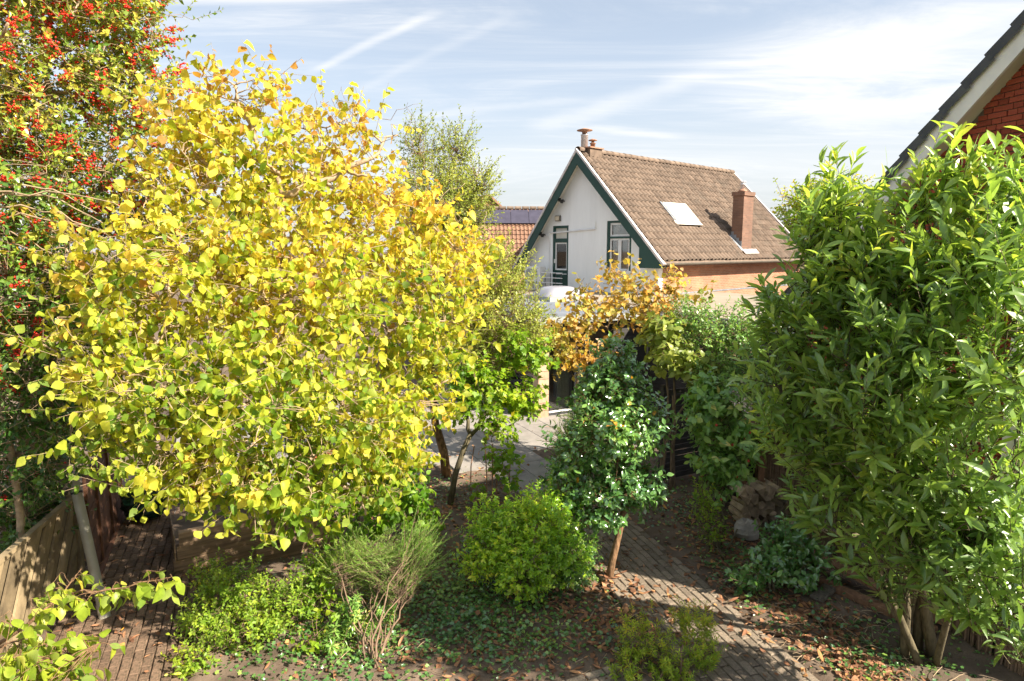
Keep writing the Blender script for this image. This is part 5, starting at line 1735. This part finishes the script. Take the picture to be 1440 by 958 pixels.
# tall cherry laurel on the right
lb = np.array([4.35, 6.3, 0.0])
ll = [lobe(1195, 395, 6.4, 0.46, 0.5), lobe(1300, 385, 6.0, 0.55, 0.5), lobe(1370, 370, 5.7, 0.55, 0.5), lobe(1440, 385, 5.3, 0.55, 0.5), lobe(1172, 300, 6.4, 0.14, 0.42, 2.4), lobe(1142, 345, 6.4, 0.14, 0.36, 2.0), lobe(1190, 350, 6.4, 0.3, 0.3, 1.0), lobe(1208, 335, 6.4, 0.1, 0.3, 1.4), lobe(1292, 285, 6.0, 0.12, 0.3, 2.0), lobe(1325, 270, 5.9, 0.12, 0.3, 2.0), lobe(1362, 270, 5.8, 0.12, 0.28, 1.6), lobe(1405, 275, 5.6, 0.12, 0.28, 1.6), lobe(1440, 285, 5.5, 0.12, 0.28, 1.4), lobe(1130, 480, 6.5, 0.5, 0.55), lobe(1230, 480, 6.0, 0.65, 0.6), lobe(1340, 470, 5.6, 0.65, 0.6),
      lobe(1150, 610, 6.4, 0.5, 0.45), lobe(1250, 610, 5.9, 0.6, 0.5), lobe(1350, 640, 5.4, 0.55, 0.5), lobe(1440, 520, 4.9, 0.5, 0.6), lobe(1180, 710, 6.5, 0.42, 0.32), lobe(1290, 750, 5.7, 0.5, 0.36), lobe(1400, 760, 5.2, 0.5, 0.4), lobe(1430, 870, 5.2, 0.4, 0.3), lobe(1120, 430, 6.6, 0.25, 0.35, .5), lobe(1100, 560, 6.6, 0.35, 0.4), lobe(1210, 660, 6.2, 0.5, 0.4), lobe(1330, 730, 5.6, 0.5, 0.4), lobe(1350, 830, 5.5, 0.35, 0.25), lobe(1240, 560, 5.6, 0.5, 0.5), lobe(1260, 820, 5.9, 0.3, 0.2, 0.8), lobe(1190, 770, 6.4, 0.3, 0.2, 0.8)]
ll = [(np.array(l_[0]) * 0.93 + np.array([0, 0, CAM_H * 0.07]), l_[1] * 0.95, l_[2] * 0.95, l_[3]) for l_ in ll]


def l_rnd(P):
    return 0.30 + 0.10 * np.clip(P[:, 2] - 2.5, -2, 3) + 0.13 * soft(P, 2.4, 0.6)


ltr = []
for k, (px_, py_, Y_) in enumerate(((1215, 400, 6.1), (1330, 380, 5.8), (1400, 400, 5.6), (1260, 520, 5.9), (1150, 560, 6.4), (1400, 620, 5.3))):
    b0 = lb + np.array([0.16 * math.cos(k * 1.1), 0.16 * math.sin(k * 1.1), -0.08])
    top = at(px_, py_, Y_)
    mid = b0 * 0.55 + top * 0.45 + np.array([0.12 * math.cos(k * 2), 0.1 * math.sin(k), -0.25])
    t_ = np.linspace(0, 1, 9)[:, None]
    ltr.append(((1 - t_) ** 2 * b0 + 2 * t_ * (1 - t_) * mid + t_ ** 2 * top + rng.normal(size=(9, 3)) * 0.012, 0.062 - 0.005 * k, 0.02))
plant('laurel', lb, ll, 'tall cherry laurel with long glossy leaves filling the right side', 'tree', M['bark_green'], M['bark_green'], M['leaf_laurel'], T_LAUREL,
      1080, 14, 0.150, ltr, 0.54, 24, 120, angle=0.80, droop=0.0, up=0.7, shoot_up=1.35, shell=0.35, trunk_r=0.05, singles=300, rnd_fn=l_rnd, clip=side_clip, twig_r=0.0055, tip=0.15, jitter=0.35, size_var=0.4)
# low young laurel by the path
qb = np.array([3.3, 7.6, 0.0])
plant('low_laurel', qb, [lobe(1090, 790, 7.7, 0.30, 0.26), lobe(1140, 800, 7.6, 0.32, 0.22), lobe(1110, 760, 7.9, 0.34, 0.24), lobe(1060, 810, 7.5, 0.2, 0.15)], 'low dark glossy shrub spreading over the bed edge below the firewood', 'shrub', M['bark_green'], M['twig'], M['leaf_camellia'], T_OVAL5,
      230, 8, 0.085, None, 0.22, 8, 24, angle=1.0, droop=0.1, up=1.0, shell=0.3, trunk_r=0.02, rnd_fn=lambda P: np.full(len(P), 0.4), stems=5)

# foreground shrub beside the near path end
sb2 = np.array([1.52, 5.95, 0.0])
sl2 = [lobe(890, 900, 6.1, 0.16, 0.22), lobe(930, 920, 6.0, 0.22, 0.22), lobe(980, 880, 6.2, 0.18, 0.2), lobe(990, 920, 6.0, 0.18, 0.2), lobe(880, 940, 5.9, 0.16, 0.16), lobe(910, 868, 6.3, 0.1, 0.14, .7), lobe(950, 950, 5.8, 0.2, 0.14), lobe(965, 865, 6.3, 0.12, 0.14)]
plant('bushy_herb', sb2, sl2, 'bright green bushy plant with small whorled leaves at the near path end', 'shrub', M['twig'], M['twig'], M['leaf_herb'], T_LANCE,
      300, 22, 0.042, None, 0.13, 10, 40, angle=1.05, droop=0.05, up=0.6, shoot_up=1.3, shell=0.25, trunk_r=0.012, rnd_fn=lambda P: 0.62 + 0.5 * (P[:, 2] - 0.25), stems=8, twig_r=0.0025)

# lime low shrub on the left bed
nb2 = np.array([-2.95, 6.65, 0.0])
nl2 = [lobe(330, 830, 6.9, 0.36, 0.26), lobe(400, 850, 6.8, 0.34, 0.26), lobe(290, 870, 6.6, 0.28, 0.22), lobe(350, 880, 6.5, 0.35, 0.22), lobe(270, 930, 6.1, 0.22, 0.16), lobe(440, 810, 7.1, 0.22, 0.26), lobe(300, 812, 7.1, 0.22, 0.2)]
plant('low_shrub', nb2, nl2, 'low lime green shrub spreading in front of the sleepers', 'shrub', M['twig'], M['twig'], M['leaf_herb'], T_OVAL,
      820, 10, 0.045, None, 0.18, 10, 60, angle=1.0, droop=0.1, up=0.8, shoot_up=0.6, shell=0.4, trunk_r=0.016, rnd_fn=lambda P: 0.42 + 0.25 * soft(P, 4, 0.4) - 0.1 * (P[:, 0] + 3), stems=7, twig_r=0.0028)
# yellowing seedlings right of it
plant('yellow_seedling', np.array([-2.05, 6.9, 0]), [lobe(455, 790, 7.1, 0.2, 0.2), lobe(450, 850, 6.8, 0.22, 0.2), lobe(440, 900, 6.4, 0.15, 0.15), lobe(470, 740, 7.3, 0.16, 0.16)], 'loose seedlings with yellow green leaves left of the feathery shrub', 'shrub', M['twig'], M['twig'], M['leaf_lime'], T_HAZEL,
      80, 6, 0.06, None, 0.2, 4, 12, angle=1.1, droop=0.3, up=1.0, shell=0.2, trunk_r=0.01, stems=5, rnd_fn=lambda P: np.full(len(P), 0.5))

# feathery shrub with bare woody stems
eb = np.array([-1.42, 6.15, 0.0])
er = empty('feathery_shrub', tuple(eb), 0, 'leaning feathery green shrub with bare straw coloured stems', 'shrub')
st, fine = MB(), MB()
tips = []
for k in range(15):
    a = eb + np.array([random.gauss(0, 0.05), random.gauss(0, 0.05), -0.04])
    crook = at(random.uniform(470, 590), random.uniform(850, 900), 6.45 + random.gauss(0, 0.1))
    b = at(random.uniform(470, 585), random.uniform(790, 840), 6.8 + random.gauss(0, 0.1))
    t_ = np.linspace(0, 1, 9)[:, None]
    p = (1 - t_) ** 2 * a + 2 * t_ * (1 - t_) * crook + t_ ** 2 * b
    p[1:-1] += rng.normal(size=(7, 3)) * 0.012
    st.tube(p, np.linspace(0.015 if k < 4 else 0.006, 0.004, 9), 6)
    tips.append(p[-1]); tips.append(p[-2])
for k in range(12):
    i = random.randrange(len(tips))
    q = tips[i] + np.array([random.gauss(0, 0.15), random.gauss(0, 0.1), random.uniform(-0.02, 0.2)])
    fine.tube(curve(tips[i], q, 5, 0.1, 0.04), np.linspace(0.004, 0.002, 5), 3, cap=False)
S_, T_, L_ = [], [], []
for k in range(620):
    i = random.randrange(len(tips))
    a = tips[i] + rng.normal(size=3) * 0.03
    right = random.random() < 0.55
    tgt = at(random.gauss(602 if right else 478, 15 if right else 22), random.gauss(758 if right else 778, 20), 7.1 + random.gauss(0, 0.12))
    d = tgt - a + rng.normal(size=3) * 0.09
    L = min(np.linalg.norm(d), 0.75)
    d = d / (np.linalg.norm(d) + 1e-6)
    fine.tube(np.array([a, a + d * L * 0.5 + rng.normal(size=3) * 0.01, a + d * L]), [0.003, 0.0022, 0.001], 3, cap=False)
    S_.append(a + d * L * 0.12); T_.append(d); L_.append(L * 0.92)
for mb_, nm_, mt_ in ((st, 'stems', M['twig']), (fine, 'twigs', M['twig'])):
    mb_.v = [tuple(np.array(p) - eb) for p in mb_.v]
    o = mb_.build(nm_, mt_, er, True)
    o['kind'] = 'stuff'
P, ax, nm, i = twig_leaves(np.array(S_), np.array(T_), np.array(L_), 60, 0.55, 0.0, 0.3, 0.2)
put_leaves(er, T_NEEDLE, M['leaf_needle'], P, ax, nm, rng.uniform(0.028, 0.046, len(P)), 0.45 - 0.30 * (P[:, 0] + 1.6) + rng.normal(size=len(P)) * 0.15)
# euphorbia-like shoots at its foot
plant('leafy_perennial', np.array([-1.62, 6.5, 0]), [lobe(490, 870, 6.6, 0.2, 0.16), lobe(535, 860, 6.7, 0.16, 0.18), lobe(470, 900, 6.4, 0.16, 0.12)], 'grey green leafy shoots round the bare stems', 'shrub', M['twig'], M['twig'], M['leaf_rose'], T_LANCE,
      60, 26, 0.07, None, 0.2, 4, 10, angle=1.2, up=0.6, shoot_up=1.5, shell=0.2, trunk_r=0.01, stems=6, rnd_fn=lambda P: np.full(len(P), 0.6))

# branch of a young tree just below the window, bottom left
zb = np.array([-3.5, 3.5, 0.0])
za = at(0, 880, 4.2)
ztr = [(curve(zb, za + np.array([-0.35, -0.1, -0.35]), 8, 0.04, 0.01), 0.035, 0.02), (curve(za + np.array([-0.35, -0.1, -0.35]), at(85, 840, 4.3), 7, 0.05, 0.015), 0.018, 0.010), (curve(at(85, 840, 4.3), at(240, 812, 4.4), 8, 0.05, 0.02), 0.009, 0.003),
       (curve(za + np.array([-0.3, -0.1, -0.3]), at(140, 905, 4.0), 8, 0.06, 0.02), 0.012, 0.004), (curve(za + np.array([-0.3, -0.1, -0.3]), at(30, 900, 3.9), 6, 0.06, 0.02), 0.012, 0.005), (curve(at(85, 840, 4.3), at(115, 800, 4.4), 5, 0.06, 0.02), 0.006, 0.002)]
zr = empty('young_tree', tuple(zb), 0, 'lime leaved branch reaching in at the bottom left corner', 'tree')
sk = Skeleton()
for p_, a_, b_ in ztr:
    sk.path(p_, a_, b_, 7)
S_, T_, L_ = [], [], []
for px0, py0, px1, py1, Y_, m_ in ((90, 838, 245, 815, 4.35, 24), (10, 900, 145, 900, 4.0, 26), (-10, 930, 120, 940, 3.8, 36), (40, 850, 115, 800, 4.4, 10), (0, 870, 80, 850, 4.2, 12), (0, 960, 120, 970, 3.7, 26)):
    for k in range(m_):
        f = (k + random.random()) / m_
        p = at(px0 + (px1 - px0) * f + random.gauss(0, 5), py0 + (py1 - py0) * f + random.gauss(0, 7), Y_ + random.gauss(0, 0.08))
        d = norm(np.array([[random.gauss(0.5, 0.5), random.gauss(0, 0.5), random.gauss(-0.15, 0.3)]]))[0]
        L = random.uniform(0.07, 0.14)
        sk.grow(p, 0.003, 0.002, 4, 4, twig=True, remember=False)
        sk.twigs.tube(np.array([p, p + d * L * 0.5, p + d * L]), [0.002, 0.0018, 0.001], 4, cap=False)
        S_.append(p); T_.append(d); L_.append(L)
sk.build(zr, M['bark_orange'], M['bark_orange'])
P, ax, nm, i = twig_leaves(np.array(S_), np.array(T_), np.array(L_), 3, 0.9, 0.9, 0.45, 0.6)
put_leaves(zr, T_OVAL5, M['leaf_cherry'], P, ax, nm, rng.uniform(0.075, 0.125, len(P)), 0.45 + rng.normal(size=len(P)) * 0.2, 300)

# trees beyond the house on the right, and a far belt of trees
def far_tree(base, h, r, label, mat, n=500, leaf=0.22, rb=0.5):
    base = np.array(base, float)
    lb_ = [(base + np.array([random.uniform(-.5, .5) * r, random.uniform(-.5, .5) * r, h * random.uniform(0.45, 0.9)]), r * random.uniform(0.4, 0.65), r * random.uniform(0.4, 0.6), 1.0) for _ in range(8)]
    return plant('broadleaf_tree', base, lb_, label, 'tree', M['bark'], M['twig'], mat, T_SMALL, n, 10, leaf, None, 0.9, 10, 30, angle=0.9, up=0.5, shell=0.4, trunk_r=0.22, rnd_fn=lambda P: rb + 0.2 * soft(P, 0.7, base[0]), group='trees beyond the houses', twig_r=0.02)
far_tree((20.0, 42, 0), 8.2, 3.4, 'yellow green tree rising behind the far end of the pantiled roof', M['leaf_lime'], 620, 0.24, 0.72)
far_tree((25.5, 45, 0), 7.0, 3.2, 'broad tree showing between the laurel tips right of the roof', M['leaf_olive'], 520, 0.24, 0.4)
far_tree((17.5, 50, 0), 6.4, 3.0, 'low tree just beyond the roof verge', M['leaf_olive'], 420, 0.24, 0.5)

# ------------------------------------------------------------------ ground cover
def ground_z(x, y):
    i = np.clip(np.searchsorted(xs, x) - 1, 0, nx - 2)
    j = np.clip(np.searchsorted(ys, y) - 1, 0, ny - 2)
    return gz[j, i]


def scatter(n, boxes):
    idx = rng.choice(len(boxes), n, p=np.array([b[4] for b in boxes]) / sum(b[4] for b in boxes))
    B = np.array([b[:4] for b in boxes])[idx]
    x = B[:, 0] + rng.normal(size=n) * B[:, 2]
    y = B[:, 1] + rng.normal(size=n) * B[:, 3]
    return x, y


# fallen leaves
x, y = scatter(5000, [(-0.6, 7.0, 1.2, 0.9, 3), (1.05, 7.0, 0.4, 0.7, 1.3), (2.95, 8.0, 0.3, 0.9, 1.3), (3.5, 8.6, 0.4, 0.5, 0.7), (3.6, 6.7, 0.25, 0.6, 1.3), (3.55, 6.0, 0.2, 0.3, 0.6), (-1.0, 10.3, 0.8, 1.0, 1.4), (-4.6, 7.0, 0.7, 1.3, 0.5), (2.2, 7.6, 0.7, 1.7, 0.12), (2.3, 10.6, 0.7, 0.7, 0.8), (-1, 14, 2.0, 1.5, 0.12)])
zz = np.maximum(ground_z(x, y), np.where(in_paving(x, y) > 0, 0.046, -1)) + 0.012 + rng.random(len(x)) * 0.012
P = np.stack([x, y, zz], 1)
ax = np.stack([rng.normal(size=len(x)), rng.normal(size=len(x)), rng.normal(size=len(x)) * 0.12], 1)
nm = np.stack([rng.normal(size=len(x)) * 0.3, rng.normal(size=len(x)) * 0.3, np.ones(len(x))], 1)
h = len(x) // 2
lit = empty('leaf_litter', (0, 0, 0), 0, 'brown and orange fallen leaves lying over soil and paving', 'leaves')
lit['kind'] = 'stuff'
put_leaves(lit, T_HAZEL, M['leaf_litter'], P[:h], ax[:h], nm[:h], rng.uniform(0.03, 0.085, h), rng.beta(1.6, 2.2, h), name='broad_fallen_leaves')
put_leaves(lit, T_LAUREL, M['leaf_litter'], P[h:], ax[h:], nm[h:], rng.uniform(0.06, 0.15, len(x) - h), rng.beta(1.8, 2.0, len(x) - h), name='long_fallen_leaves')

# ivy and weeds creeping over the beds
x, y = scatter(8800, [(-0.75, 7.3, 0.55, 0.55, 3), (-0.2, 6.8, 0.7, 0.5, 1.6), (-1.9, 6.4, 0.6, 0.4, 1.6), (-0.35, 8.1, 0.4, 0.4, 1.2), (0.4, 6.5, 0.6, 0.3, 0.5), (3.0, 7.9, 0.25, 0.7, 0.9), (3.9, 6.3, 0.5, 0.5, 1.1), (-1.2, 10.9, 0.7, 0.5, 0.9), (2.6, 10.2, 0.6, 0.6, 0.8), (-2.2, 8.0, 0.4, 0.4, 0.8)])
ok = in_paving(x, y) < 0.5
x, y = x[ok], y[ok]
P = np.stack([x, y, ground_z(x, y) + 0.015 + rng.random(len(x)) ** 2 * 0.09], 1)
ax = np.stack([rng.normal(size=len(x)), rng.normal(size=len(x)), rng.normal(size=len(x)) * 0.3], 1)
nm = np.stack([rng.normal(size=len(x)) * 0.45, rng.normal(size=len(x)) * 0.45, np.ones(len(x))], 1)
iv = empty('ivy', (0, 0, 0), 0, 'dark ivy and weeds creeping over the soil of the beds', 'ivy')
iv['kind'] = 'stuff'
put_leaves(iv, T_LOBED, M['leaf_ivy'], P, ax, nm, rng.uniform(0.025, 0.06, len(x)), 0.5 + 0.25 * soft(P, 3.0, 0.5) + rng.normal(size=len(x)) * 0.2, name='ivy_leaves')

# moss and dead stalks in the near bed
x, y = scatter(420, [(-0.3, 6.6, 1.0, 0.7, 1), (3.3, 6.6, 0.6, 0.9, 1), (-1.0, 10.2, 0.8, 0.8, 0.5), (4.3, 7.6, 0.4, 0.8, 0.6)])
tw = MB()
for a, b in zip(x, y):
    z = float(max(ground_z(np.array([a]), np.array([b]))[0], 0.0)) + 0.02
    L, an = random.uniform(0.06, 0.3), random.uniform(0, 6.28)
    p = np.array([a, b, z]); q = p + np.array([L * math.cos(an), L * math.sin(an), random.uniform(0, 0.04)])
    tw.tube(curve(p, q, 4, 0.1, 0.03), [0.004, 0.0035, 0.003, 0.002], 3, cap=False)
o = tw.build('dead_stalks', M['bark_pale'])
tag(o, 'dry straw coloured stalks and sticks lying on the soil', 'sticks', kind='stuff')
